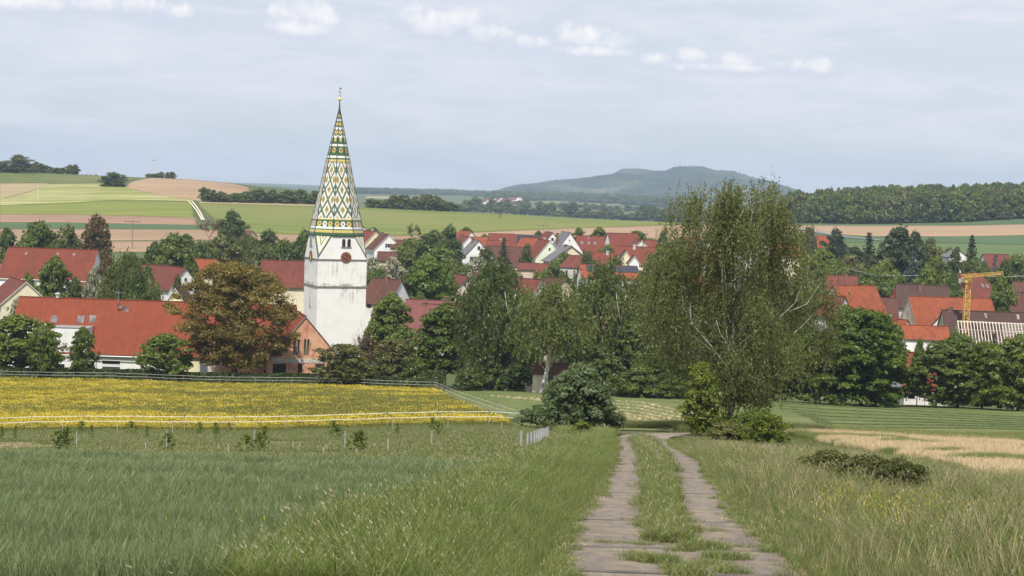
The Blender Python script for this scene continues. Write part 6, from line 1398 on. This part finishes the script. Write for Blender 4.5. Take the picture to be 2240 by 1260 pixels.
# yellow flowers of the verge
fy = [tuft('flower_stem', 580+i, 5, .72, .14, .008, [GM['grass']], bend=.3, heads=4, headmat=GM['yellow'], headsize=.02) for i in range(2)]
cx, cy = [], []
for (px, py, n_, sp) in ((1860,1105,30,1.2),(1900,1130,50,1.4),(1960,1140,50,1.4),(2010,1160,40,1.2),(1990,1190,30,1.),(2060,1150,30,1.2),(1920,1110,20,1.),(1660,985,16,2.5),(1700,1010,30,2.5),(1640,1000,8,2),(2170,1220,8,.8),(1120,1120,6,.6),(560,1225,7,.6),(2050,1100,8,1),(1800,1060,12,2)):
    hx, hy, _ = hit([px], [py+14]); cx += list(hx[0]+RS.normal(size=n_)*sp*.6); cy += list(hy[0]+RS.normal(size=n_)*sp)
x = np.array(cx); y = np.array(cy); s = .8+.35*RS.rand(len(x)); scatter('yellow_flowers', np.stack([x, y, H(x, y)], -1), RS.rand(len(x))*6.28, s, fy, 'small yellow flowers in the tall grass')
# -- mown swaths: low ridges of drying grass
sw = [tuft('hay_tuft', 590+i, 16, .16, .35, .03, [GM['straw'] if i else leafmat('drying_grass', (.13, .16, .06), (.26, .28, .13), .2)], bend=1.3) for i in range(2)]
X_ = []; Y_ = []
def swath(pts, n):
    hx, hy, _ = hit([p[0] for p in pts], [p[1] for p in pts]); t = np.sort(RS.rand(n)); k = np.linspace(0, 1, len(pts)); X_.append(np.interp(t, k, hx)+RS.normal(size=n)*.15); Y_.append(np.interp(t, k, hy)+RS.normal(size=n)*.22)
for i in range(7):
    x0 = 1380+i*2; y0 = 882+i*7.5
    swath([(1050+i*40, 866+i*3), (1200+i*22, 874+i*5), (1395, y0-2), (1450, y0+10), (1520, y0+24), (1600, y0+34)], 330)
x1s, y1s = np.concatenate(X_), np.concatenate(Y_); X_.clear(); Y_.clear()
for i in range(7):
    swath([(1660+i*24, 880+i*7.0), (1800, 889+i*7.5), (1950, 897+i*6.6), (2100, 906+i*5.2), (2260, 914+i*4.6)], 620)
sg = [tuft('hay_tuft', 595+i, 16, .14, .35, .03, [leafmat('cut_grass', ((.10, .14, .045), (.05, .07, .03))[i], ((.19, .22, .09), (.10, .13, .05))[i], .2)], bend=1.3) for i in range(2)]
x = np.concatenate(X_); y = np.concatenate(Y_); k = (y > 121) & (y < 211); x, y = x[k], y[k]; s = .8+.7*RS.rand(len(x))
scatter('cut_grass_rows', np.stack([x, y, H(x, y)+.03], -1), RS.rand(len(x))*6.28, s, sg, 'faint rows of cut grass on the right part of the mown field')
x, y = x1s, y1s; k = (y > 121) & (y < 211); x, y = x[k], y[k]; s = .8+.7*RS.rand(len(x))
scatter('hay_swaths', np.stack([x, y, H(x, y)+.03], -1), RS.rand(len(x))*6.28, s, sw, 'rows of pale cut grass lying on the mown field')
# -- wood on the right ridge and behind: one mass
def wood(name, n, fpx, label, hgt=(8, 19), wdt=(7, 16), depth=(0, 120), mi=None, seed=3):
    r_ = np.random.RandomState(seed); px = r_.uniform(fpx[0][0], fpx[-1][0], n); yb = np.interp(px, [p[0] for p in fpx], [p[1] for p in fpx])
    hx, hy, _ = hit(px, yb); dd = depth[0]+(depth[1]-depth[0])*r_.rand(n)**1.2; y2 = hy+dd; x2 = hx*y2/hy
    srcs = [FT[i] for i in (mi or range(len(FT)))]
    s_h = r_.uniform(hgt[0], hgt[1], n)/10; s_w = r_.uniform(wdt[0], wdt[1], n)/9.5
    scatter(name, np.stack([x2, y2, H(x2, y2)-.4], -1), r_.rand(n)*6.28, np.stack([s_w, s_w, s_h], -1), srcs, label)
wood('forest', 1500, [(1715,489),(1900,491),(2100,487),(2240,478),(2420,470)], 'dense deciduous wood on the right ridge', depth=(0, 170))
wood('forest_slope', 420, [(1440,486),(1560,487),(1740,489)], 'lighter green wooded slope behind the big birch', hgt=(6, 9), wdt=(8, 12), mi=(1, 4, 2), depth=(30, 260), seed=5)
wood('plain_woods', 500, [(1080,440),(1200,438),(1440,452),(1500,458)], 'dark woods on the plain below the long hill', hgt=(12, 22), wdt=(20, 60), depth=(0, 700), seed=6)
wood('plain_copses', 300, [(780,424),(1000,428),(1120,434)], 'thin woods on the plain right of the spire', hgt=(8, 14), wdt=(14, 40), depth=(0, 900), seed=7)
# ================================================================== TRACK, FENCES, POLES, CRANE, SMALL THINGS
M['slab'] = mat('weathered_concrete', (.215, .182, .150), (.145, .125, .105), 5, coord='World', stretch=(1, .3, 1), c3=(.25, .20, .14), scale3=1.7, bump=.7, bscale=20, lo=.3, hi=.7, rough=.95)
M['trackdirt'] = mat('track_dirt', (.24, .18, .13), (.13, .11, .08), 2.5, coord='World', c3=(.10, .12, .04), scale3=.9, bump=.4)
trk = empty('path', (0, 0, EYE-10)); tag(trk, 'narrow concrete farm track with grassy middle', kind='structure')
inv = Matrix.Translation((0, 0, -(EYE-10)))
ys = np.arange(14, 106.1, .75); xs = path_c(ys)
V = []; Q = []
for i, (a, b) in enumerate(zip(xs, ys)):
    for s_ in (-1.78, -.6, .6, 1.78): V.append((a+s_, b, h(a+s_, b)+.018))
    if i:
        for k in range(3): Q.append((4*i-4+k, 4*i-3+k, 4*i+1+k, 4*i+k))
o = link(bpy.data.objects.new('track_bed', mesh_np('track_bed', V, Q, [M['trackdirt']])), trk); o.matrix_parent_inverse = inv
rs = random.Random(8); y0 = 14.0
while y0 < 104:
    L = rs.choice([4.2, 6.4, 7.8, 9.6]); y1 = min(y0+L-.012, 105.5)
    for (a, b) in ((-1.62, 1.62),) if y0 < 25.8 else ((-1.62, -.42), (.38, 1.62)):
        n = int((y1-y0)/.6)+2; V = []; Q = []; j1, j2 = rs.uniform(-.05, .05), rs.uniform(-.05, .05); lift = rs.uniform(.006, .012)
        for i in range(n):
            y_ = y0+(y1-y0)*i/(n-1); c_ = path_c(y_)
            for s_, zz in ((a+j1, -.02), (a+j1+.01, 0), (b+j2-.01, 0), (b+j2, -.02)): V.append((c_+s_, y_, h(c_+s_, y_)+.04+lift+zz))
            if i:
                for k in range(3): Q.append((4*i-4+k, 4*i-3+k, 4*i+1+k, 4*i+k))
        Q.append((0, 1, 2, 3)); Q.append((4*n-1, 4*n-2, 4*n-3, 4*n-4))
        o = link(bpy.data.objects.new('concrete_slab', mesh_np('concrete_slab', V, Q, [M['slab']])), trk); o.matrix_parent_inverse = inv
    y0 += L
# the bend to the right, then along the mown field
bx = [tuple(q) for q in BEND]
t0 = np.linspace(0, 1, len(bx)); t1 = np.linspace(0, 1, 40); X1 = np.interp(t1, t0, [p[0] for p in bx]); Y1 = np.interp(t1, t0, [p[1] for p in bx]); V = []; Q = []
for i in range(40):
    a = max(i-1, 0); b = min(i+1, 39); dx, dy = X1[b]-X1[a], Y1[b]-Y1[a]; L = math.hypot(dx, dy); nx_, ny2 = dy/L*1.6, -dx/L*1.6
    for s_ in (-1, 1): V.append((X1[i]+nx_*s_, Y1[i]+ny2*s_, h(X1[i]+nx_*s_, Y1[i]+ny2*s_)+.06))
    if i: Q.append((2*i-2, 2*i-1, 2*i+1, 2*i))
M['slabfar'] = mat('pale_concrete', (.27, .225, .185), (.22, .185, .155), 1.2, coord='World')
o = link(bpy.data.objects.new('track_bend', mesh_np('track_bend', V, Q, [M['slabfar']])), trk); o.matrix_parent_inverse = inv
# ---- clipped hedge along the farm
def hedge(name, label, pts, hgt, wid, n, seed=1, leaf='hedge', ht2=None):
    rs_ = np.random.RandomState(seed); t0 = np.linspace(0, 1, len(pts)); u = rs_.rand(n); x = np.interp(u, t0, [p[0] for p in pts]); y = np.interp(u, t0, [p[1] for p in pts])
    side = rs_.rand(n); wv = (rs_.rand(n)-.5)*wid; zz = rs_.rand(n)*hgt*(1+.05*np.sin(x*.6))
    f = side < .45; wv = np.where(f, -wid/2+rs_.rand(n)*.12, wv); tp = (side > .45) & (side < .85); zz = np.where(tp, hgt*(1+.05*np.sin(x*.6)+.03*rs_.normal(size=n)), zz)
    y2 = y+wv; p = np.stack([x, y2, H(x, y2)+zz], -1)
    nn = rs_.normal(size=(n, 3))*.5; nn[:, 1] -= f*1.0; nn[:, 2] += tp*1.0+.2; nn /= np.linalg.norm(nn, axis=1)[:, None]
    a = rs_.normal(size=(n, 3)); a -= nn*(a*nn).sum(1)[:, None]; a /= np.linalg.norm(a, axis=1)[:, None]; b = np.cross(nn, a); s = .24*(.6+.8*rs_.rand(n))[:, None]
    v = np.stack([p-a*s*.7, p+b*s*.5, p+a*s*.7, p-b*s*.5], 1).reshape(-1, 3); g0 = np.array([pts[0][0], pts[0][1], h(*pts[0])]); 
    t = empty(name, tuple(g0)); tag(t, label, 'hedge')
    o = link(bpy.data.objects.new('foliage', mesh_np('foliage', v-g0, np.arange(n*4).reshape(n, 4), [LF[leaf]], attr=np.repeat(rs_.rand(n)*.8, 4))), t)
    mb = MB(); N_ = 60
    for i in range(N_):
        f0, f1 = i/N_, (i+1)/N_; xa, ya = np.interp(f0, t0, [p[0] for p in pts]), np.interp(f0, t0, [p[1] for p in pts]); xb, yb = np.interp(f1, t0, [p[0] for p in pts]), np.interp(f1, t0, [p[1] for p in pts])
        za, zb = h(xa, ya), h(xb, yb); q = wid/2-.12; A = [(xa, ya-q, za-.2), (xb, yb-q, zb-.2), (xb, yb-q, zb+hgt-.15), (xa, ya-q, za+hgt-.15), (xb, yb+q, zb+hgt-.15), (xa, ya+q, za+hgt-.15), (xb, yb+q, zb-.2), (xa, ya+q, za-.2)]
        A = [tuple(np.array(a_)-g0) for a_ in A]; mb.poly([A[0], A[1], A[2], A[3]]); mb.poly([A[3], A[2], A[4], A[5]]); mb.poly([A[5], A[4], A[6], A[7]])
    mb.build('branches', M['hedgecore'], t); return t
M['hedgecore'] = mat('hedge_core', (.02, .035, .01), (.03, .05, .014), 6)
hx, hy, hz = hit([-60, 300, 700, 950], [833, 843, 853, 859])
hedge('hedge', 'long clipped dark hedge between buttercup meadow and farmhouse', [(a, 218.5) for a in np.linspace(-84, -11.5, 8)], 1.5, 1.8, 26000)
hedge('hedge', 'darker block-shaped hedge end at the meadow corner left of the maple trunk', [(-11.3, 217.5), (-8.6, 216.5)], 2.4, 2.2, 2200, 2)
# ---- paddock fences
M['tape'] = mat('white_tape', (.75, .74, .68), rough=.5); M['postw'] = mat('fence_post', (.40, .36, .29), (.27, .24, .20), 4); M['metal'] = mat('galvanised_metal', (.36, .37, .38), (.28, .29, .30), 3, rough=.45, spec=.6); M['black'] = mat('insulator', (.02, .02, .02))
def fence(label, pts, zs_, hp, r=.02, tape=.035, sag=.03, sp=3.4, seed=1, caps=True):
    t0 = np.array([0]+list(np.cumsum([math.dist(pts[i], pts[i+1]) for i in range(len(pts)-1)]))); L = t0[-1]; n = int(L/sp)+1
    t = empty('electric_fence', (pts[0][0], pts[0][1], h(*pts[0]))); tag(t, label, 'fence'); g0 = t.location.copy(); rr = random.Random(seed)
    pp = []
    pm = MB().tube([(0, 0, -.3), (0, 0, hp)], [r, r], 6).box(-r*1.6, -r*1.6, hp-.1, r*1.6, r*1.6, hp-.02, 1).mesh('post', [M['postw'], M['black']])
    for i in range(n+1):
        s = L*i/n; x = np.interp(s, t0, [p[0] for p in pts]); y = np.interp(s, t0, [p[1] for p in pts]); z = h(x, y); pp.append(Vector((x, y, z))-g0)
        o = link(bpy.data.objects.new('post', pm), t); o.location = pp[-1]; o.rotation_euler = (rr.uniform(-.04, .04), rr.uniform(-.04, .04), 0)
    for zt in zs_:
        b = MB()
        for i in range(n):
            A = pp[i]+Vector((0, -.04, zt)); B = pp[i+1]+Vector((0, -.04, zt)); m1 = A.lerp(B, .5)-Vector((0, 0, sag))
            b.bar(A, m1, .012, tape); b.bar(m1, B, .012, tape)
        b.build('tape', M['tape'], t)
    return t
def gp(px, py): a = hit([px], [py]); return (float(a[0][0]), float(a[1][0]))
A = [(-42, 115.5), (-20, 115.8), (-4, 116.0), (.6, 116.4), (2.2, 117.0)]
fence('front electric fence with two white tapes between buttercup meadow and orchard', A, (1.05, .68), 1.15, sp=3.75, tape=.035)
fence('rear electric fence with thin wires in front of the clipped hedge', [(-78, 213.5), (-40, 214), (-12.5, 214.5), (-9.8, 213.6)], (1.15, .75), 1.3, sp=5.1, tape=.022, seed=2)
fence('side electric fence climbing from the maple trunk to the willow bush', [(-9.8, 213.6), (-6.6, 180), (-3.2, 150), (.6, 120)], (1.15, .75), 1.3, sp=4.2, tape=.035, seed=3)
# ---- standing metal posts and orchard stakes
def post(px, yb, yt, d, label, group=None, w=.05, mt='metal', name='metal_post', cat='post', lean=0.0):
    a = P(px, yt, d); z0 = h(a.x, d); b = MB(); hh = a.z-z0
    if mt == 'metal':
        b.box(-w/2, -w/2, -.3, w/2, -w/2+.008, hh); b.box(-w/2, -w/2+.008, -.3, -w/2+.008, w/2, hh); b.box(w/2-.008, -w/2+.008, -.3, w/2, w/2, hh)
    else: b.tube([(0, 0, -.2), (0, 0, hh)], [w/2, w/2*.9], 7)
    o = b.build(name, M[mt], None); o.location = (a.x, d, z0); o.rotation_euler = (lean, lean*.7, random.Random(px).uniform(-.5, .5)); return tag(o, label, cat, group)
for px, yt, nm in ((168,944,'leftmost tall metal post of the orchard row, by the largest sapling'),(365,942,'tall metal post in the orchard beside a leafy sapling'),(557,940,'tall metal post in front of the widest orchard sapling'),(755,943,'tall metal post left of the bushy sapling'),(945,942,'tall metal post standing alone at the right of the orchard')):
    post(px, 1003, yt, 76.3, nm, w=.045)
for px, yt in ((138,925),(257,922),(378,920),(500,920),(860,918),(980,918),(1098,925)): post(px, 960, yt, 108, 'thin metal post behind the saplings near the front electric fence', 'thin rear posts of the orchard', w=.04)
for i, (px, yt) in enumerate(((1140,943),(1155,947),(1163,945),(1170,942),(1174,941),(1178,939),(1182,938),(1186,937),(1190,936),(1195,935),(1199,934))):
    lb = 'grey metal post standing somewhat apart, left of the dense post row' if i == 0 else 'grey metal post in the dense row left of the willow bush'
    post(px, 990, yt, 71.5+i*1.55, lb, None if i == 0 else 'dense row of grey metal posts', w=.085)
sap = tuft('x', 1, 2, .1, .1, .01, [GM['grass']])
M['stake'] = mat('weathered_stake', (.42, .35, .27), (.30, .25, .2), 5)
k_ = 2.037
for zx, yt in ((65,143),(228,147),(306,167),(600,147),(650,140),(680,165),(715,170),(720,168),(975,147),(1020,145),(1033,152),(1335,140),(1443,160),(1487,168),(1590,166),(1668,142),(1730,120),(1958,140),(1306,135),(1455,150)):
    post(zx/k_, 0, 900+yt/k_, random.Random(zx).uniform(69, 79), 'short weathered wooden stake in the orchard grass', 'wooden stakes of the orchard', w=.08, mt='stake', name='wooden_stake', cat='stake', lean=random.Random(zx).uniform(-.08, .08))
reg('sapling', 2.4, 1.6, *make_tree('t', 401, H_=2.4, W_=1.6, z0=.5, leaf='fresh', n=420, size=.12, K_=18, rc=.24, fill=.3, shell=.3, prof=ovoid, nl=9, r0=.025))
reg('sapling', 2.4, 1.6, *make_tree('t', 402, H_=2.4, W_=1.6, z0=.4, leaf='fresh', n=520, size=.12, K_=24, rc=.26, fill=.3, shell=.3, prof=round_, nl=9, r0=.025))
for zx, yt, w_, big in ((8,105,20,0),(70,125,18,0),(262,110,62,1),(300,88,60,1),(365,85,44,0),(407,120,18,0),(585,80,46,0),(655,112,16,0),(750,118,52,1),(890,72,36,0),(962,85,26,0),(968,115,22,0),(1020,92,18,0),(1100,130,60,1),(1160,112,60,1),(1180,85,36,1),(1485,68,36,0),(1500,120,52,0),(1590,115,62,1),(1610,105,46,1),(1770,135,22,0),(1925,85,30,0),(1950,135,44,0)):
    tree(zx/k_, 900+yt/k_-(12 if big else 4), w_/k_*1.4, 70 if big else (104 if yt < 100 else 92), 'sapling', ('leafy young orchard tree with a full crown, in the nearer row' if big else 'thin young orchard sapling in the farther row'), 'sapling', 'sapling', 'big saplings of the orchard' if big else 'small saplings of the orchard')
# ---- poles and wires
M['pole'] = mat('concrete_pole', (.55, .53, .50)); M['woodpole'] = mat('wooden_pole', (.17, .13, .10))
def pole(px, yt, yb, label, mt='pole', r=.22, cross=0, wires=False):
    x, y, z = [float(a[0]) for a in hit([px], [yb])]; t = empty('utility_pole', (x, y, z)); hh = P(px, yt, y).z-z; tag(t, label, 'utility pole')
    MB().tube([(0, 0, -1), (0, 0, hh)], [r, r*.6], 8).build('pole', M[mt], t)
    if cross:
        MB().box(-cross, -.12, hh-.3, cross, .12, hh-.05).build('crossarm', M['woodpole'] if cross > 1.5 else M[mt], t)
        for s in (-.95, 0, .95): MB().lathe((s*cross, 0, hh-.05), [(.1, 0), (.14, .12), (.08, .3), (0, .34)], 6).build('insulator', M['black'], t)
    return t
pole(236, 366, 407, 'tall pale concrete pole beside the dark thicket on the left hill', r=.3)
pole(337, 350, 386, 'pale pole with small crossarm on the skyline of the ploughed hill', r=.3, cross=1.6)
pole(83, 404, 441, 'pale concrete pole in the cut hay field', r=.22)
pole(413, 374, 391, 'faint far pole on the skyline right of the ploughed hill', r=.2, cross=1)
pole(289, 484, 545, 'wooden pole with wide dark crossarm in front of the brown field', 'woodpole', r=.16, cross=2.6)
pole(1187, 493, 524, 'wooden pole with very wide dark crossarm above the solar roof', 'woodpole', r=.14, cross=2.6)
pole(249, 592, 640, 'yellowish wooden pole in front of the grey-green birch', 'stake', r=.16) if False else None
# low-voltage wire across the gardens on the right
a = P(1830, 583, 420); b_ = P(2040, 600, 430); mb = MB()
pts = [a.lerp(b_, i/12)-Vector((0, 0, 1.2*math.sin(math.pi*i/12))) for i in range(13)]; mb.tube([p-a for p in pts], [.035]*13, 4)
o = mb.build('overhead_wire', M['pole']); o.location = a; tag(o, 'pale overhead wire sagging across the dark trees on the right', 'wire')
a = P(2145, 604, 410); b_ = P(2245, 603, 415); o = MB().tube([(0, 0, 0), (b_-a)*.5-Vector((0, 0, .3)), b_-a], [.035]*3, 4).build('overhead_wire', M['pole']); o.location = a; tag(o, 'short overhead wire behind the crane jib at the right edge', 'wire')
# ---- crane
M['crane'] = mat('crane_yellow', (.66, .42, .10), (.52, .33, .09), 2, rough=.5)
cx_ = P(2117, 618, 300); cz = h(cx_.x, 300); t = empty('tower_crane', (cx_.x, 300, cz)); tag(t, 'yellow lattice construction crane standing between the dark barn roofs', 'crane')
hh = cx_.z-cz; w_ = .46
def lattice(A, B, w0, w1, n, name, par, parts=True):
    A = Vector(A); B = Vector(B); d = (B-A); q = d.to_track_quat('Z', 'X').to_matrix()
    mb = MB(); cor = [Vector((-1, -1, 0)), Vector((1, -1, 0)), Vector((1, 1, 0)), Vector((-1, 1, 0))]
    def pt(k, f): w__ = w0+(w1-w0)*f; return A+d*f+q @ (cor[k]*w__)
    for k in range(4):
        mb.bar(pt(k, 0), pt(k, 1), .11)
        for i in range(n):
            f0, f1 = i/n, (i+1)/n
            if i % 2: mb.bar(pt(k, f0), pt((k+1) % 4, f1), .07)
            else: mb.bar(pt((k+1) % 4, f0), pt(k, f1), .07)
            mb.bar(pt(k, f1), pt((k+1) % 4, f1), .06)
    return mb.build(name, M['crane'], par)
lattice((0, 0, -.5), (0, 0, hh), w_, w_, 22, 'mast', t)
MB().box(-.7, -.7, hh, .7, .7, hh+.5).lathe((0, 0, hh+.5), [(.7, 0), (.55, .7), (0, .72)], 10).build('slewing_ring', M['crane'], t)
lattice((-.9, .6, hh+1.1), (3.9, -8.0, hh+2.3), .32, .26, 14, 'jib', t)
MB().box(-1.3, 1.0, hh-.2, -.3, 1.9, hh+.6).build('counterweight', M['concrete'], t)
MB().box(-.9, -.4, hh-1.0, -.45, .5, hh-.1).build('control_box', M['rustdoor'], t)
# ---- mast on the long hill and wind turbines
M['mred'] = mat('mast_red', (.45, .12, .10)); M['mwhite'] = mat('mast_white', (.75, .75, .75))
c = P(1487, 366, 6250); t = empty('radio_mast', (c.x, 6250, c.z-12)); tag(t, 'tall red and white radio mast on top of the long hill', 'radio mast'); zt = P(1487, 334, 6250).z-c.z+12
for i in range(7):
    z0, z1 = zt*i/7, zt*(i+1)/7; r0_, r1_ = 2.0-1.5*i/7, 2.0-1.5*(i+1)/7
    MB().tube([(0, 0, z0), (0, 0, z1)], [r0_, r1_], 6).build('mast_section', M['mred' if i % 2 else 'mwhite'], t)
def turbine(px, yb, yt, d, label, rb):
    c = P(px, yb, d); t = empty('wind_turbine', (c.x, d, c.z-8)); tag(t, label, 'wind turbine', None); H_ = P(px, yt, d).z-c.z+8
    MB().tube([(0, 0, 0), (0, 0, H_)], [1.6, .9], 8).build('tower', M['mwhite'], t); MB().box(-1.2, -3, H_-1, 1.2, 2, H_+1.5).build('nacelle', M['mwhite'], t)
    for k in range(3):
        a = rb+k*2.094; MB().bar((0, -3.2, H_), (math.cos(a)*H_*.45, -3.2, H_+math.sin(a)*H_*.45), 1.5, 1.0).build('blade', M['mwhite'], t)
turbine(1032, 418, 404, 9000, 'white wind turbine on the plain left of the long hill', .5)
for px, yb, yt, lb in ((514,401,389,'left one of two faint wind turbines near the ploughed hill'),(533,401,391,'right one of two faint wind turbines near the ploughed hill'),(577,402,394,'small faint wind turbine left of the spire')): turbine(px, yb, yt, 9250, lb, 1.1)
# ---- low garden wall and things under the birches
M['wallstone'] = mat('garden_wall', (.40, .36, .28), (.30, .27, .22), 1.5)
c1 = P(1150, 858, 214); o = MB().box(0, 0, -1, 9.0, .3, .75).build('garden_wall', M['wallstone']); o.location = (c1.x, 214, h(c1.x, 214)); tag(o, 'low stone garden wall at the edge of the mown field behind the willow', 'wall')
tree(1022, 806, 70, 216, 'bushdark', 'dark low bush just right of the maple trunk behind the fence corner', 'bush')
# ---- haze
hz = bpy.data.materials.new('haze'); hz.use_nodes = True; t_ = hz.node_tree; t_.nodes.clear()
pv = t_.nodes.new('ShaderNodeVolumePrincipled'); pv.inputs['Color'].default_value = (.60, .78, 1.0, 1); pv.inputs['Density'].default_value = HAZE; pv.inputs['Anisotropy'].default_value = .0
t_.links.new(pv.outputs[0], t_.nodes.new('ShaderNodeOutputMaterial').inputs['Volume'])
o = MB().box(-9000, -60, EYE-75, 9000, 10900, EYE+215).build('haze', hz); tag(o, kind='stuff')
